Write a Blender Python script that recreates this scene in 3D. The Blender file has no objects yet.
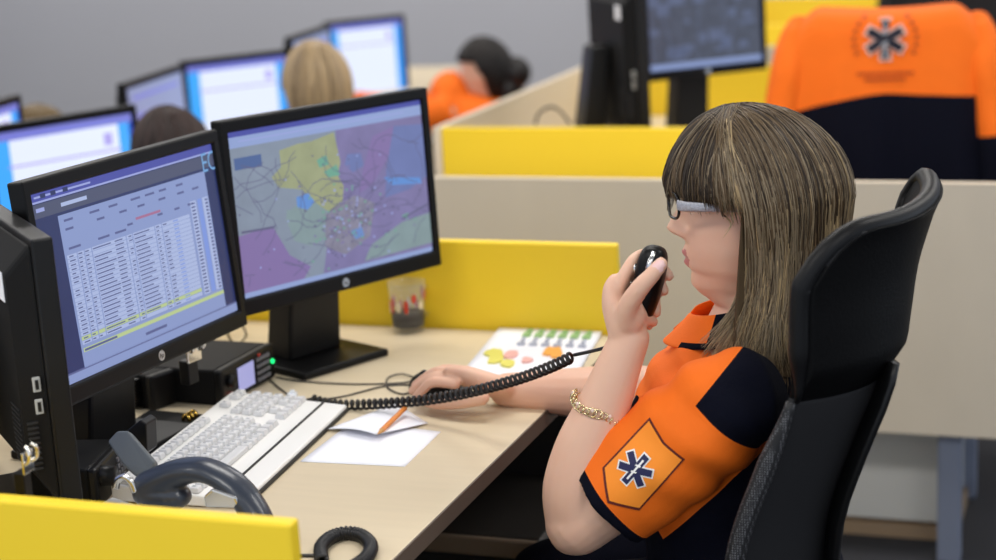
import bpy, bmesh, math, random
from mathutils import Vector as V, Matrix
from mathutils.bvhtree import BVHTree
random.seed(7)
PI = math.pi
SC = bpy.context.scene
COL = SC.collection

# ---------------------------------------------------------------- materials
def lin(c):
    return tuple((v/12.92 if v <= .04045 else ((v+.055)/1.055)**2.4) for v in [x/255 for x in c])

def mat(name, c, rough=.5, metal=0, spec=.5, emit=0, noise=0, nscale=8, bump=0, bscale=60, coat=0, alpha=1, trans=0, stretch=None, ior=1.45, sheen=0):
    m = bpy.data.materials.new(name); m.use_nodes = True
    nt = m.node_tree; b = nt.nodes['Principled BSDF']
    col = lin(c)+(1,)
    b.inputs['Base Color'].default_value = col
    b.inputs['Roughness'].default_value = rough
    b.inputs['Metallic'].default_value = metal
    b.inputs['Specular IOR Level'].default_value = spec
    b.inputs['Coat Weight'].default_value = coat
    b.inputs['Alpha'].default_value = alpha
    b.inputs['Transmission Weight'].default_value = trans
    b.inputs['IOR'].default_value = ior
    b.inputs['Sheen Weight'].default_value = sheen
    if emit:
        b.inputs['Base Color'].default_value = (.01, .01, .012, 1)
        b.inputs['Emission Color'].default_value = col
        b.inputs['Emission Strength'].default_value = emit
    if noise or bump:
        tc = nt.nodes.new('ShaderNodeTexCoord')
        mp = nt.nodes.new('ShaderNodeMapping')
        nt.links.new(tc.outputs['Object'], mp.inputs['Vector'])
        if stretch: mp.inputs['Scale'].default_value = stretch
    if noise:
        n = nt.nodes.new('ShaderNodeTexNoise'); n.inputs['Scale'].default_value = nscale; n.inputs['Detail'].default_value = 5
        nt.links.new(mp.outputs[0], n.inputs['Vector'])
        mx = nt.nodes.new('ShaderNodeMix'); mx.data_type = 'RGBA'
        mx.inputs[6].default_value = tuple(v*(1-noise) for v in col[:3])+(1,)
        mx.inputs[7].default_value = tuple(min(1, v*(1+noise)) for v in col[:3])+(1,)
        nt.links.new(n.outputs['Fac'], mx.inputs[0])
        nt.links.new(mx.outputs[2], b.inputs['Emission Color' if emit else 'Base Color'])
    if bump:
        n2 = nt.nodes.new('ShaderNodeTexNoise'); n2.inputs['Scale'].default_value = bscale; n2.inputs['Detail'].default_value = 3
        nt.links.new(mp.outputs[0], n2.inputs['Vector'])
        bp = nt.nodes.new('ShaderNodeBump'); bp.inputs['Strength'].default_value = bump; bp.inputs['Distance'].default_value = .004
        nt.links.new(n2.outputs['Fac'], bp.inputs['Height']); nt.links.new(bp.outputs[0], b.inputs['Normal'])
    return m

# ---------------------------------------------------------------- mesh builder
class MB:
    def __init__(s): s.v = []; s.f = []; s.m = []; s.sm = []
    def add(s, vs, fs, mi=0, smooth=False):
        n = len(s.v); s.v += [tuple(p) for p in vs]
        for f in fs: s.f.append([i+n for i in f]); s.m.append(mi); s.sm.append(smooth)
        return s
    def box(s, c, d, mi=0, mtx=None):
        x, y, z = [q/2 for q in d]
        vs = [V((sx*x, sy*y, sz*z)) for sx in (-1, 1) for sy in (-1, 1) for sz in (-1, 1)]
        if mtx: vs = [mtx @ p for p in vs]
        vs = [p+V(c) for p in vs]
        return s.add(vs, [(0, 1, 3, 2), (4, 6, 7, 5), (0, 4, 5, 1), (2, 3, 7, 6), (0, 2, 6, 4), (1, 5, 7, 3)], mi)
    def hexa(s, b4, t4, mi=0):
        return s.add(list(b4)+list(t4), [(3, 2, 1, 0), (4, 5, 6, 7), (0, 1, 5, 4), (1, 2, 6, 5), (2, 3, 7, 6), (3, 0, 4, 7)], mi)
    def prism(s, pts, h, axis=V((0, 0, 1)), mi=0):
        n = len(pts); a = [V(p) for p in pts]; b = [p+axis*h for p in a]
        fs = [tuple(range(n-1, -1, -1)), tuple(range(n, 2*n))]+[(i, (i+1) % n, n+(i+1) % n, n+i) for i in range(n)]
        return s.add(a+b, fs, mi)
    def tube(s, pts, rad, n=10, mi=0, closed=False, caps=True, smooth=True, flat=None, up=None):
        """swept tube; rad a number or list (r or (ra, rb)); parallel transport frames"""
        P = [V(p) for p in pts]; k = len(P)
        if not isinstance(rad, (list, tuple)): rad = [rad]*k
        T = []
        for i in range(k):
            a = P[(i-1) % k] if (closed or i) else P[0]
            b = P[(i+1) % k] if (closed or i < k-1) else P[-1]
            T.append((b-a).normalized())
        u = V(up) if up else (V((0, 0, 1)) if abs(T[0].z) < .9 else V((1, 0, 0)))
        N = (u-T[0]*u.dot(T[0])).normalized()
        rings = []
        for i in range(k):
            if i:
                N = N-T[i]*N.dot(T[i]); N.normalize()
            B = T[i].cross(N)
            r = rad[i]; ra, rb = r if isinstance(r, (list, tuple)) else (r, r)
            rings.append([P[i]+N*ra*math.cos(2*PI*j/n)+B*rb*math.sin(2*PI*j/n) for j in range(n)])
        vs = [p for r in rings for p in r]; fs = []
        for i in range(k if closed else k-1):
            i2 = (i+1) % k
            for j in range(n):
                fs.append((i*n+j, i*n+(j+1) % n, i2*n+(j+1) % n, i2*n+j))
        if caps and not closed:
            fs.append(tuple(range(n-1, -1, -1))); fs.append(tuple((k-1)*n+j for j in range(n)))
        return s.add(vs, fs, mi, smooth)
    def cyl(s, a, b, r, r2=None, n=16, mi=0, smooth=True):
        return s.tube([a, b], [r, r if r2 is None else r2], n, mi, smooth=smooth)
    def capsule(s, pts, rad, n=12, mi=0, up=None):
        """tube with rounded ends"""
        P = [V(p) for p in pts]; k = len(P)
        R = list(rad) if isinstance(rad, (list, tuple)) else [rad]*k
        def sc(r, q): return (r[0]*q, r[1]*q) if isinstance(r, (list, tuple)) else r*q
        def mx(r): return min(r) if isinstance(r, (list, tuple)) else r
        d0 = (P[0]-P[1]).normalized(); d1 = (P[-1]-P[-2]).normalized()
        pre = [(P[0]+d0*mx(R[0])*math.sin(a), sc(R[0], math.cos(a))) for a in (1.45, 1.1, .7, .35)]
        post = [(P[-1]+d1*mx(R[-1])*math.sin(a), sc(R[-1], math.cos(a))) for a in (.35, .7, 1.1, 1.45)]
        return s.tube([p for p, _ in pre]+P+[p for p, _ in post], [r for _, r in pre]+R+[r for _, r in post], n, mi, up=up)
    def lathe(s, prof, c, n=32, mi=0, axis='z', smooth=True):
        vs = []; k = len(prof)
        for r, h in prof:
            for j in range(n):
                a = 2*PI*j/n; vs.append((c[0]+r*math.cos(a), c[1]+r*math.sin(a), c[2]+h))
        fs = [(i*n+j, i*n+(j+1) % n, (i+1)*n+(j+1) % n, (i+1)*n+j) for i in range(k-1) for j in range(n)]
        return s.add(vs, fs, mi, smooth)
    def ellipsoid(s, c, r, nu=24, nv=14, mi=0, mtx=None, pw=1):
        vs = []; fs = []
        def sp(x): return math.copysign(abs(x)**pw, x)
        for i in range(nv+1):
            t = PI*i/nv
            for j in range(nu):
                a = 2*PI*j/nu
                p = V((r[0]*sp(math.sin(t))*sp(math.cos(a)), r[1]*sp(math.sin(t))*sp(math.sin(a)), r[2]*sp(math.cos(t))))
                if mtx: p = mtx @ p
                vs.append(p+V(c))
        for i in range(nv):
            for j in range(nu): fs.append((i*nu+j, (i+1)*nu+j, (i+1)*nu+(j+1) % nu, i*nu+(j+1) % nu))
        return s.add(vs, fs, mi, True)
    def grid(s, fn, nu, nv, mi=0, smooth=True, wrap=False):
        vs = [fn(i/(nu-1) if not wrap else i/nu, j/(nv-1)) for i in range(nu) for j in range(nv)]
        fs = []
        for i in range(nu if wrap else nu-1):
            for j in range(nv-1):
                a = i*nv+j; b = ((i+1) % nu)*nv+j
                fs.append((a, b, b+1, a+1))
        return s.add(vs, fs, mi, smooth)
    def mesh(s, name, mats, off=None):
        me = bpy.data.meshes.new(name)
        vs = s.v if off is None else [(p[0]-off[0], p[1]-off[1], p[2]-off[2]) for p in s.v]
        me.from_pydata(vs, [], s.f); me.update()
        for m in mats: me.materials.append(m)
        me.polygons.foreach_set('material_index', s.m)
        me.polygons.foreach_set('use_smooth', s.sm)
        return me
    def build(s, name, mats, parent=None, bevel=0, seg=2, fixn=True, subd=0, solid=0):
        """link as ONE object; verts are local to the parent unless parent has 'world' flag"""
        if not isinstance(mats, (list, tuple)): mats = [mats]
        off = None
        if parent is not None and WORLD.get(parent.name):
            off = parent.location
            q = parent
            off = WORLD[parent.name]
        me = s.mesh(name, mats, off)
        if fixn:
            bm = bmesh.new(); bm.from_mesh(me); bmesh.ops.recalc_face_normals(bm, faces=bm.faces); bm.to_mesh(me); bm.free()
        o = bpy.data.objects.new(name, me); COL.objects.link(o)
        if parent is not None:
            o.parent = parent
            if WORLD.get(parent.name): WORLD[o.name] = WORLD[parent.name]
        if bevel:
            md = o.modifiers.new('bevel', 'BEVEL'); md.width = bevel; md.segments = seg; md.limit_method = 'ANGLE'; md.angle_limit = .6
        if solid:
            md = o.modifiers.new('solid', 'SOLIDIFY'); md.thickness = solid; md.offset = 0
        if subd:
            md = o.modifiers.new('sub', 'SUBSURF'); md.levels = subd; md.render_levels = subd
        return o
WORLD = {}

def thing(name, label, cat, loc=(0, 0, 0), rz=0, group=None, world=False):
    o = bpy.data.objects.new(name, None); COL.objects.link(o)
    o.location = loc; o.rotation_euler = (0, 0, rz); o.empty_display_size = .05
    if world: WORLD[o.name] = V(loc)
    return tag(o, label, cat, group)
def tag(o, label, cat, group=None):
    o['label'] = label; o['category'] = cat
    if group: o['group'] = group
    return o
def struct(o): o['kind'] = 'structure'; return o
def solo(mb, name, mats, label, cat, base, group=None, **k):
    """a thing that is one mesh, given in world coordinates, with its origin at base"""
    mb.v = [(p[0]-base[0], p[1]-base[1], p[2]-base[2]) for p in mb.v]
    o = mb.build(name, mats, **k); o.location = base
    return tag(o, label, cat, group)
def dup(root, loc, rz=None, label=None, cat=None):
    r = root.copy(); COL.objects.link(r); r.location = loc
    if rz is not None: r.rotation_euler = (0, 0, rz)
    if label: r['label'] = label
    for ch in list(root.children):
        c = ch.copy(); COL.objects.link(c); c.parent = r
        for g in ch.children:
            d = g.copy(); COL.objects.link(d); d.parent = c
    return r

def crom(pts, n=8):
    """Catmull-Rom through tuples of any length"""
    P = [tuple(p) for p in pts]; out = []
    for i in range(len(P)-1):
        p0 = P[max(i-1, 0)]; p1 = P[i]; p2 = P[i+1]; p3 = P[min(i+2, len(P)-1)]
        for k in range(n):
            t = k/n
            out.append(tuple(.5*((2*b)+(-a+c)*t+(2*a-5*b+4*c-d)*t*t+(-a+3*b-3*c+d)*t**3) for a, b, c, d in zip(p0, p1, p2, p3)))
    out.append(P[-1]); return out
def lerp(a, b, t): return a+(b-a)*t
def interp(tab, x):
    """smooth-ish piecewise interpolation of (x, y) rows"""
    if x <= tab[0][0]: return tab[0][1]
    for (x0, y0), (x1, y1) in zip(tab, tab[1:]):
        if x <= x1:
            t = (x-x0)/(x1-x0); t = t*t*(3-2*t)*.5+t*.5
            return y0+(y1-y0)*t
    return tab[-1][1]
def remeshed(mb, voxel, smooth_it=6, factor=.5):
    """fuse overlapping closed shapes into one continuous skin"""
    me = mb.mesh('tmp', []); o = bpy.data.objects.new('tmp', me); COL.objects.link(o)
    r = o.modifiers.new('r', 'REMESH'); r.mode = 'VOXEL'; r.voxel_size = voxel; r.use_smooth_shade = True
    if smooth_it:
        s = o.modifiers.new('s', 'SMOOTH'); s.factor = factor; s.iterations = smooth_it
    dg = bpy.context.evaluated_depsgraph_get(); dg.update()
    out = bpy.data.meshes.new_from_object(o.evaluated_get(dg), depsgraph=dg)
    bpy.data.objects.remove(o); bpy.data.meshes.remove(me)
    return out
def text_mesh(txt, size, ext=.0004):
    cu = bpy.data.curves.new('t', 'FONT'); cu.body = txt; cu.size = size; cu.extrude = ext; cu.align_x = 'CENTER'; cu.align_y = 'CENTER'
    cu.resolution_u = 3
    o = bpy.data.objects.new('t', cu); COL.objects.link(o)
    dg = bpy.context.evaluated_depsgraph_get(); dg.update()
    me = bpy.data.meshes.new_from_object(o.evaluated_get(dg), depsgraph=dg)
    vs = [v.co.copy() for v in me.vertices]; fs = [tuple(p.vertices) for p in me.polygons]
    bpy.data.objects.remove(o); bpy.data.curves.remove(cu); bpy.data.meshes.remove(me)
    return vs, fs
LP, WP, EXPO = 30, 1.1, 0.0
# ---------------------------------------------------------------- palette
WOOD = mat('pale_maple_laminate', (214, 198, 168), .42, noise=.06, nscale=6, stretch=(1, 12, 12))
WOODX = mat('beige_panel_laminate', (203, 192, 174), .5, noise=.05, nscale=6, stretch=(2, 10, 1))
EDGE = mat('dark_edge_band', (98, 84, 72), .5)
BEIGE_EDGE = mat('beige_edge_band', (218, 204, 182), .5)
YEL = mat('yellow_laminate', (244, 208, 42), .45, noise=.03, nscale=3)
METAL = mat('blue_grey_metal', (132, 140, 160), .4, metal=.3)
BLK = mat('black_plastic', (13, 13, 14), .4, spec=.35)
BLKG = mat('glossy_black_plastic', (8, 8, 9), .4, spec=.22)
BLKM = mat('matt_black_plastic', (14, 14, 15), .6, spec=.2)
GREYD = mat('dark_grey_plastic', (38, 38, 40), .5, spec=.35)
SILVER = mat('silver', (205, 205, 205), .25, metal=1)
CHROME = mat('chrome', (235, 232, 225), .08, metal=1)
GOLD = mat('brass', (225, 185, 90), .25, metal=1)
WHITE = mat('white_plastic', (232, 231, 228), .45)
PAPER = mat('white_paper', (240, 241, 247), .7)
WALLM = mat('grey_wall_paint', (186, 187, 194), .9, noise=.02, nscale=2)
CEIL = mat('ceiling_paint', (215, 215, 215), .9)
CARPET = mat('charcoal_carpet', (44, 44, 48), .95, noise=.25, nscale=90, bump=.4, bscale=200)
NAVY = mat('navy_cloth', (9, 11, 25), .9, spec=.15, bump=.25, bscale=300, noise=.15, nscale=60)
ORANGE = mat('orange_cloth', (246, 112, 10), .8, bump=.15, bscale=350, noise=.05, nscale=25)

# ---------------------------------------------------------------- the room
b = MB().box((-1.5, 2.2, -.05), (13, 12, .1)); struct(b.build('floor', CARPET))
b = MB().box((-1.5, 6.95, 1.5), (13, .1, 3.1)); struct(b.build('wall_back', WALLM))
b = MB().box((-8.05, 2.2, 1.5), (.1, 12, 3.1)); struct(b.build('wall_left', WALLM))
b = MB().box((-1.5, 2.2, 3.1), (13, 12, .1)); struct(b.build('ceiling', CEIL))
b = MB().box((-1.5, 6.89, .05), (12.9, .02, .1)); struct(b.build('baseboard_back', GREYD))

# ---------------------------------------------------------------- desks, in a row going away
def make_desk(y, label):
    t = thing('desk', label, 'desk', (-.45, y-.70, 0), 0, 'operator desks in the row')
    W = MB().box((.0, 0, .7275), (.896, 1.36, .025)); W.build('tabletop', WOOD, t, bevel=.002)
    E_ = MB().box((.4495, 0, .7275), (.003, 1.36, .0252)); E_.build('edge_band', EDGE, t)
    for sy in (-1, 1):
        l = MB().box((.05, sy*.63, .3575), (.05, .03, .715)).box((0, sy*.63, .70), (.7, .03, .03)).box((.0, sy*.63, .015), (.7, .05, .03)); l.build('leg_frame', METAL, t, bevel=.003)
    MB().box((.02, .60, .38), (.84, .02, .64)).build('shade_sheet', GREYD, t, bevel=.002)  # dark sheet added to stand for the shade under the desk
    m = MB().box((-.40, 0, .45), (.018, 1.16, .5)); m.build('modesty_panel', WOODX, t)
    return t
def divider(y, label, x0=-.905, x1=.0):
    d = MB().box(((x0+x1)/2, y, .455), (x1-x0, .024, .91))
    return solo(d, 'desk_divider', YEL, label, 'divider', ((x0+x1)/2, y, 0), "yellow desk dividers", bevel=.004)
def spine(y, label):
    d = MB().box((-.918, y-.7025, .455), (.024, 1.43, .91))
    return solo(d, 'back_panel', [BEIGE_EDGE], label, 'panel', (-.918, y-.7025, 0), 'beige panels along the desk backs', bevel=.002)
def screen_table(y, label, x0=-1.0, x1=1.15):
    cx = (x0+x1)/2
    t = thing('screen_table', label, 'table', (cx, y, 0), 0, 'beige screened tables')
    w = x1-x0
    MB().box((0, 0, .597), (w, .022, .57)).build('front_panel', WOODX, t, bevel=.002)
    MB().box((0, .0, .8835), (w, .0225, .003)).build('edge_band', BEIGE_EDGE, t)
    MB().box((0, .27, .7275), (w, .515, .025)).build('tabletop', WOOD, t)
    for sx in (.512-cx, -(.45)):
        MB().box((sx, .045, .357), (.052, .05, .714)).build('leg', METAL, t, bevel=.004)
        MB().box((sx, .47, .357), (.052, .05, .714)).build('leg', METAL, t, bevel=.004)
    return t
make_desk(0, 'pale wooden desk with dark front edge in front of the woman')
make_desk(2.825, 'pale wooden desk behind the beige screen, hidden by its yellow divider')
make_desk(5.65, 'farthest pale wooden desk of the row behind the jackets')
divider(0, 'yellow divider at the far end of the woman\'s desk, behind the glass mug', -.905, -.010)
divider(-1.428, 'nearest yellow divider, in front of the desk telephone', -.905, .022)
divider(1.42, 'yellow divider behind the beige screen, left of the brown hair', -.905, -.08)
divider(2.822, 'yellow divider behind the monitor with the aerial map')
divider(4.245, 'yellow divider far back, left of the dark jacket')
divider(5.65, 'farthest yellow divider at the end of the row of desks')
spine(0, 'beige back panel behind the two lit monitors of the front desk')
spine(2.825, 'beige panel with slanting top edge left of the black monitor seen side on')
spine(5.65, 'beige back panel of the farthest desk')
screen_table(.80, 'wide beige screen on metal legs behind the seated woman')
screen_table(3.625, 'second beige screen farther back, behind the orange jacket')
# low storage board standing under the near screened table
t = thing('storage_cabinet', 'low grey cabinet standing under the wide beige screen', 'cabinet', (-.02, 1.10, 0), world=True)
MB().box((-.02, 1.10, .30), (1.06, .28, .52)).build('body', mat('grey_cabinet_laminate', (205, 205, 202), .5), t, bevel=.003)
MB().box((-.02, 1.10, .016), (1.08, .30, .032)).build('plinth', mat('brown_plinth', (150, 128, 104), .5), t)

# under-desk pedestal
t = thing('drawer_pedestal', 'dark drawer pedestal under the desk beside the chair', 'cabinet', (-.24, -.23, 0), world=True)
MB().box((-.24, -.23, .235), (.38, .36, .43)).build('body', GREYD, t, bevel=.008)
MB().box((-.24, -.23, .47), (.40, .38, .04)).build('top', mat('dark_top', (40, 37, 34), .5), t, bevel=.012, seg=4); MB().box((-.24, -.424, .472), (.40, .012, .034)).build('lip', mat('brown_grey_lip', (122, 108, 92), .4), t, bevel=.005, seg=3)
for z in (.12, .24, .36):
    d = MB().box((-.045, -.23, z), (.012, .33, .11)).build('drawer', GREYD, t, bevel=.002)
    MB().box((-.034, -.23, z+.03), (.012, .12, .012)).build('handle', METAL, d)

# ---------------------------------------------------------------- screens
def em(name, c, s=1.0, **k): return mat(name, c, .3, emit=s, **k)
S_DARK = em('screen_navy', (30, 42, 92), noise=.25, nscale=9)
S_BAR = em('screen_violet_bar', (66, 72, 158)); S_BAR2 = em('screen_bar_light', (150, 160, 215)); S_TASK = em('screen_task_grey', (70, 76, 104))
S_WIN = em('screen_window', (132, 148, 196)); S_ROW = em('screen_row', (166, 180, 218)); S_INK = em('screen_ink', (84, 92, 140)); S_HI = em('screen_yellow_row', (178, 196, 140))
S_RED = em('screen_red_text', (160, 104, 140)); S_CY = em('screen_cyan_text', (110, 160, 210)); S_COL = em('screen_blue_column', (120, 145, 215))
M_GREY = em('map_grey', (128, 140, 158), noise=.16, nscale=22); M_YEL = em('map_yellow_green', (150, 156, 120), noise=.2, nscale=30)
M_PUR = em('map_purple', (120, 113, 158), noise=.22, nscale=22); M_BLU = em('map_pond', (92, 138, 205)); M_LILAC = em('map_blue_lilac', (104, 116, 168), noise=.12, nscale=25)
M_GRN = em('map_green', (104, 160, 140)); M_LINE = em('map_road', (92, 92, 124)); M_TOOL = em('map_toolbar', (140, 158, 205)); M_PINK = em('map_pink', (126, 108, 160))
M_DKB = em('map_dark_badge', (72, 96, 146)); M_MIX = em('map_town', (128, 126, 146), noise=.3, nscale=60)
B_WHT = em('bright_page', (222, 230, 252), 1.12); B_CY = em('bright_cyan_margin', (60, 165, 250), 1.1); B_VIO = em('bright_violet_bar', (120, 125, 215)); B_BLU = em('deep_blue_margin', (22, 70, 190)); B_LIL = em('lilac_box', (170, 160, 230), 1.1); B_GRY = em('dim_page', (138, 150, 190))

class Scr:
    """a display: rectangles and polygons in fractions from the top left, on a panel w x h facing +X"""
    def __init__(s, w, h, M): s.w = w; s.h = h; s.M = M; s.b = MB(); s.k = 0
    def p(s, x, y, lift): return s.M @ V((.0006+lift*.00015, (x-.5)*s.w, (.5-y)*s.h))
    def rect(s, x0, y0, x1, y1, mi, L=1): s.b.add([s.p(x0, y1, L), s.p(x1, y1, L), s.p(x1, y0, L), s.p(x0, y0, L)], [(0, 1, 2, 3)], mi)
    def poly(s, pts, mi, L=1):
        P = [s.p(x, y, L) for x, y in pts]; s.b.add(P, [tuple(range(len(P)-1, -1, -1))], mi)
    def line(s, pts, wd, mi, L=1):
        for (x0, y0), (x1, y1) in zip(pts, pts[1:]):
            dx, dy = (x1-x0)*s.w, (y1-y0)*s.h; l = math.hypot(dx, dy) or 1
            nx, ny = -dy/l*wd/s.w, dx/l*wd/s.h
            s.b.add([s.p(x0-nx, y0-ny, L), s.p(x1-nx, y1-ny, L), s.p(x1+nx, y1+ny, L), s.p(x0+nx, y0+ny, L)], [(0, 1, 2, 3)], mi)
def scr_table(S):
    mats = [S_DARK, S_BAR, S_BAR2, S_TASK, S_WIN, S_ROW, S_INK, S_HI, S_RED, S_CY, S_COL]
    r = random.Random(3)
    S.rect(0, 0, 1, 1, 0, 0)
    S.rect(0, 0, 1, .045, 1); S.rect(0, .045, 1, .055, 2); S.rect(.02, .02, .3, .03, 2, 2); S.rect(0, .06, 1, .13, 3)
    S.rect(.02, .08, .06, .10, 2, 2); S.rect(.14, .085, .27, .105, 5, 2)
    for x in (.05, .10, .16): S.rect(x, .012, x+.025, .035, 0, 3)
    S.rect(0, .945, 1, 1, 4, 1); S.rect(0, .94, 1, .95, 6, 2)
    S.rect(.115, .145, .93, .945, 4, 2)
    for x in (.14, .27, .37, .49, .57, .65, .75): S.rect(x, .172, x+.04+.02*r.random(), .184, 6, 3)
    for x in (.14, .30, .42, .52, .64, .75, .84): S.rect(x, .218, x+.04, .230, 6, 3)
    S.rect(.50, .278, .64, .292, 8, 3)
    for x in (.14, .29, .38): S.rect(x, .318, x+.06, .330, 6, 3)
    for x in (.45, .62, .72, .80): S.rect(x, .297, x+.03, .309, 6, 3)
    # the list: white rows with dark dashes, narrow columns at the right
    n = 21; y0 = .355; dy = .475/n
    for i in range(n):
        y = y0+i*dy; hi = i in (n-2,)
        S.rect(.125, y, .80, y+dy*.86, 7 if hi else 5, 3)
        for x, w in ((.135, .03), (.18, .02), (.215, .02), (.255, .11), (.37, .05), (.445, .02), (.475, .10), (.60, .02), (.64, .03)):
            if r.random() < .92: S.rect(x, y+dy*.30, x+w*(.6+.4*r.random()), y+dy*.60, 6, 4)
        S.rect(.70, y+dy*.3, .73, y+dy*.6, 10, 4)
    for x in (.172, .208, .246, .43, .465, .59, .63): S.rect(x, y0, x+.005, y0+.475, 4, 5)
    S.rect(.815, .29, .85, .83, 5, 3); S.rect(.86, .29, .885, .83, 10, 3); S.rect(.89, .29, .925, .83, 5, 3)
    for i in range(26):
        y = .30+i*.0205; S.rect(.82, y, .842, y+.009, 6, 4); S.rect(.905, y, .92, y+.011, 6, 4)
    S.rect(.125, .845, .93, .866, 7, 3); S.rect(.13, .85, .30, .862, 6, 4); S.rect(.45, .90, .57, .915, 6, 3)
    vs, fs = text_mesh('EC', .055, 0)
    S.b.add([S.p(.965+v.x/S.w*.62, .105-v.y/S.h*.8, 3) for v in vs], fs, 9)
    return mats
def scr_map(S):
    mats = [M_GREY, S_BAR, M_TOOL, M_YEL, M_PUR, M_BLU, M_LILAC, M_GRN, M_LINE, M_PINK, M_DKB, M_MIX, S_BAR2, em('map_pale_green', (126, 146, 150), noise=.14, nscale=30)]
    r = random.Random(11)
    S.rect(0, 0, 1, 1, 0, 0)
    S.rect(0, 0, 1, .035, 1); S.rect(0, .035, 1, .10, 2); S.rect(.05, .06, .9, .068, 12, 2); S.rect(0, .965, 1, 1, 2, 1)
    S.poly([(.53, .10), (1, .10), (1, .965), (.40, .965), (.44, .75), (.52, .58)], 4, 1)
    S.poly([(.72, .18), (.84, .14), (.80, .32), (.70, .48), (.62, .52), (.66, .36)], 9, 2)
    S.poly([(.84, .14), (1, .16), (1, .50), (.90, .56), (.76, .58), (.78, .40)], 6, 3)
    S.poly([(0, .62), (.17, .60), (.24, .80), (.34, .90), (.30, .965), (0, .965)], 9, 1)
    S.poly([(.26, .44), (.36, .48), (.44, .56), (.46, .72), (.36, .78), (.27, .72), (.24, .58)], 13, 2)
    S.poly([(.24, .16), (.33, .14), (.40, .14), (.52, .11), (.54, .30), (.52, .38), (.545, .45), (.53, .57), (.48, .62), (.38, .50), (.33, .42), (.22, .38), (.19, .31), (.24, .26)], 3, 3)
    S.poly([(.20, .38), (.31, .41), (.34, .48), (.26, .53), (.18, .46)], 0, 3)
    S.poly([(.30, .46), (.36, .45), (.39, .51), (.35, .55), (.30, .52)], 5, 4)
    S.poly([(.58, .26), (.65, .27), (.66, .35), (.60, .38), (.56, .32)], 6, 4)
    S.poly([(.42, .26), (.47, .24), (.48, .30), (.43, .31)], 7, 4); S.poly([(.45, .34), (.52, .31), (.53, .38), (.47, .38)], 7, 4)
    S.poly([(.76, .45), (.96, .50), (.97, .54), (.80, .51)], 5, 4); S.poly([(.56, .74), (.62, .73), (.63, .79), (.58, .80)], 5, 4)
    S.poly([(.44, .60), (.60, .52), (.70, .60), (.66, .80), (.52, .88), (.42, .80)], 11, 4)
    S.poly([(.66, .86), (.84, .76), (1, .74), (1, .94), (.62, .95)], 13, 3); S.poly([(.84, .72), (.88, .71), (.87, .75)], 7, 4)
    S.line([(.84, .74), (.92, .71), (1, .68)], .0018, 8, 5); S.line([(.02, .60), (.18, .61)], .0020, 8, 5)
    S.rect(.02, .16, .15, .23, 10, 4)
    for i in range(46):
        x, y = r.random(), .2+r.random()*.7; a = r.random()*6.28; pts = [(x, y)]
        for k in range(7):
            a += r.uniform(-.7, .7); x += .05*math.cos(a); y += .06*math.sin(a)
            if 0 < x < 1 and .17 < y < .95: pts.append((x, y))
        S.line(pts, .0006, 8, 6)
    for i in range(150):
        x, y = r.gauss(.56, .12), r.gauss(.68, .12)
        if 0 < x < .98 and .2 < y < .94: S.rect(x, y, x+.010, y+.012, r.choice([8, 12, 4, 7]), 7)
    for i in range(30):
        x, y = r.random()*.96, .2+r.random()*.72
        S.rect(x, y, x+.008, y+.010, r.choice([8, 12, 8]), 7)
    return mats
def scr_page(S):
    S.rect(0, 0, 1, 1, 0, 0); S.rect(0, 0, 1, .08, 2, 1); S.rect(0, .08, .12, 1, 1, 1); S.rect(.89, .08, .97, 1, 1, 1); S.rect(.97, .08, 1, 1, 3, 1); S.rect(.78, .15, .84, .26, 4, 2); S.rect(.1, .30, .9, .32, 4, 2)
    return [B_WHT, B_CY, B_VIO, B_BLU, B_LIL]
def scr_dim(S):
    S.rect(0, 0, 1, 1, 0, 0); S.rect(.1, .1, .9, .14, 1, 1); S.rect(.1, .3, .5, .34, 1, 1)
    return [B_GRY, B_VIO]
AER = em('aerial_photo', (66, 72, 88), noise=.55, nscale=38); AER2 = em('aerial_photo_blocks', (84, 94, 122), noise=.5, nscale=55)
def scr_aerial(S):
    r = random.Random(5)
    S.rect(0, 0, 1, 1, 0, 0); S.rect(0, .93, 1, 1, 2, 1)
    for i in range(26):
        x, y = r.random()*.85, r.random()*.8; S.rect(x, y, x+.05+r.random()*.1, y+.04+r.random()*.1, 1, 1)
    for i in range(5): x = r.random(); S.line([(x, 0), (x+r.uniform(-.2, .2), .93)], .0014, 1, 2)
    return [AER, AER2, em('aerial_caption', (132, 150, 196))]

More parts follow.
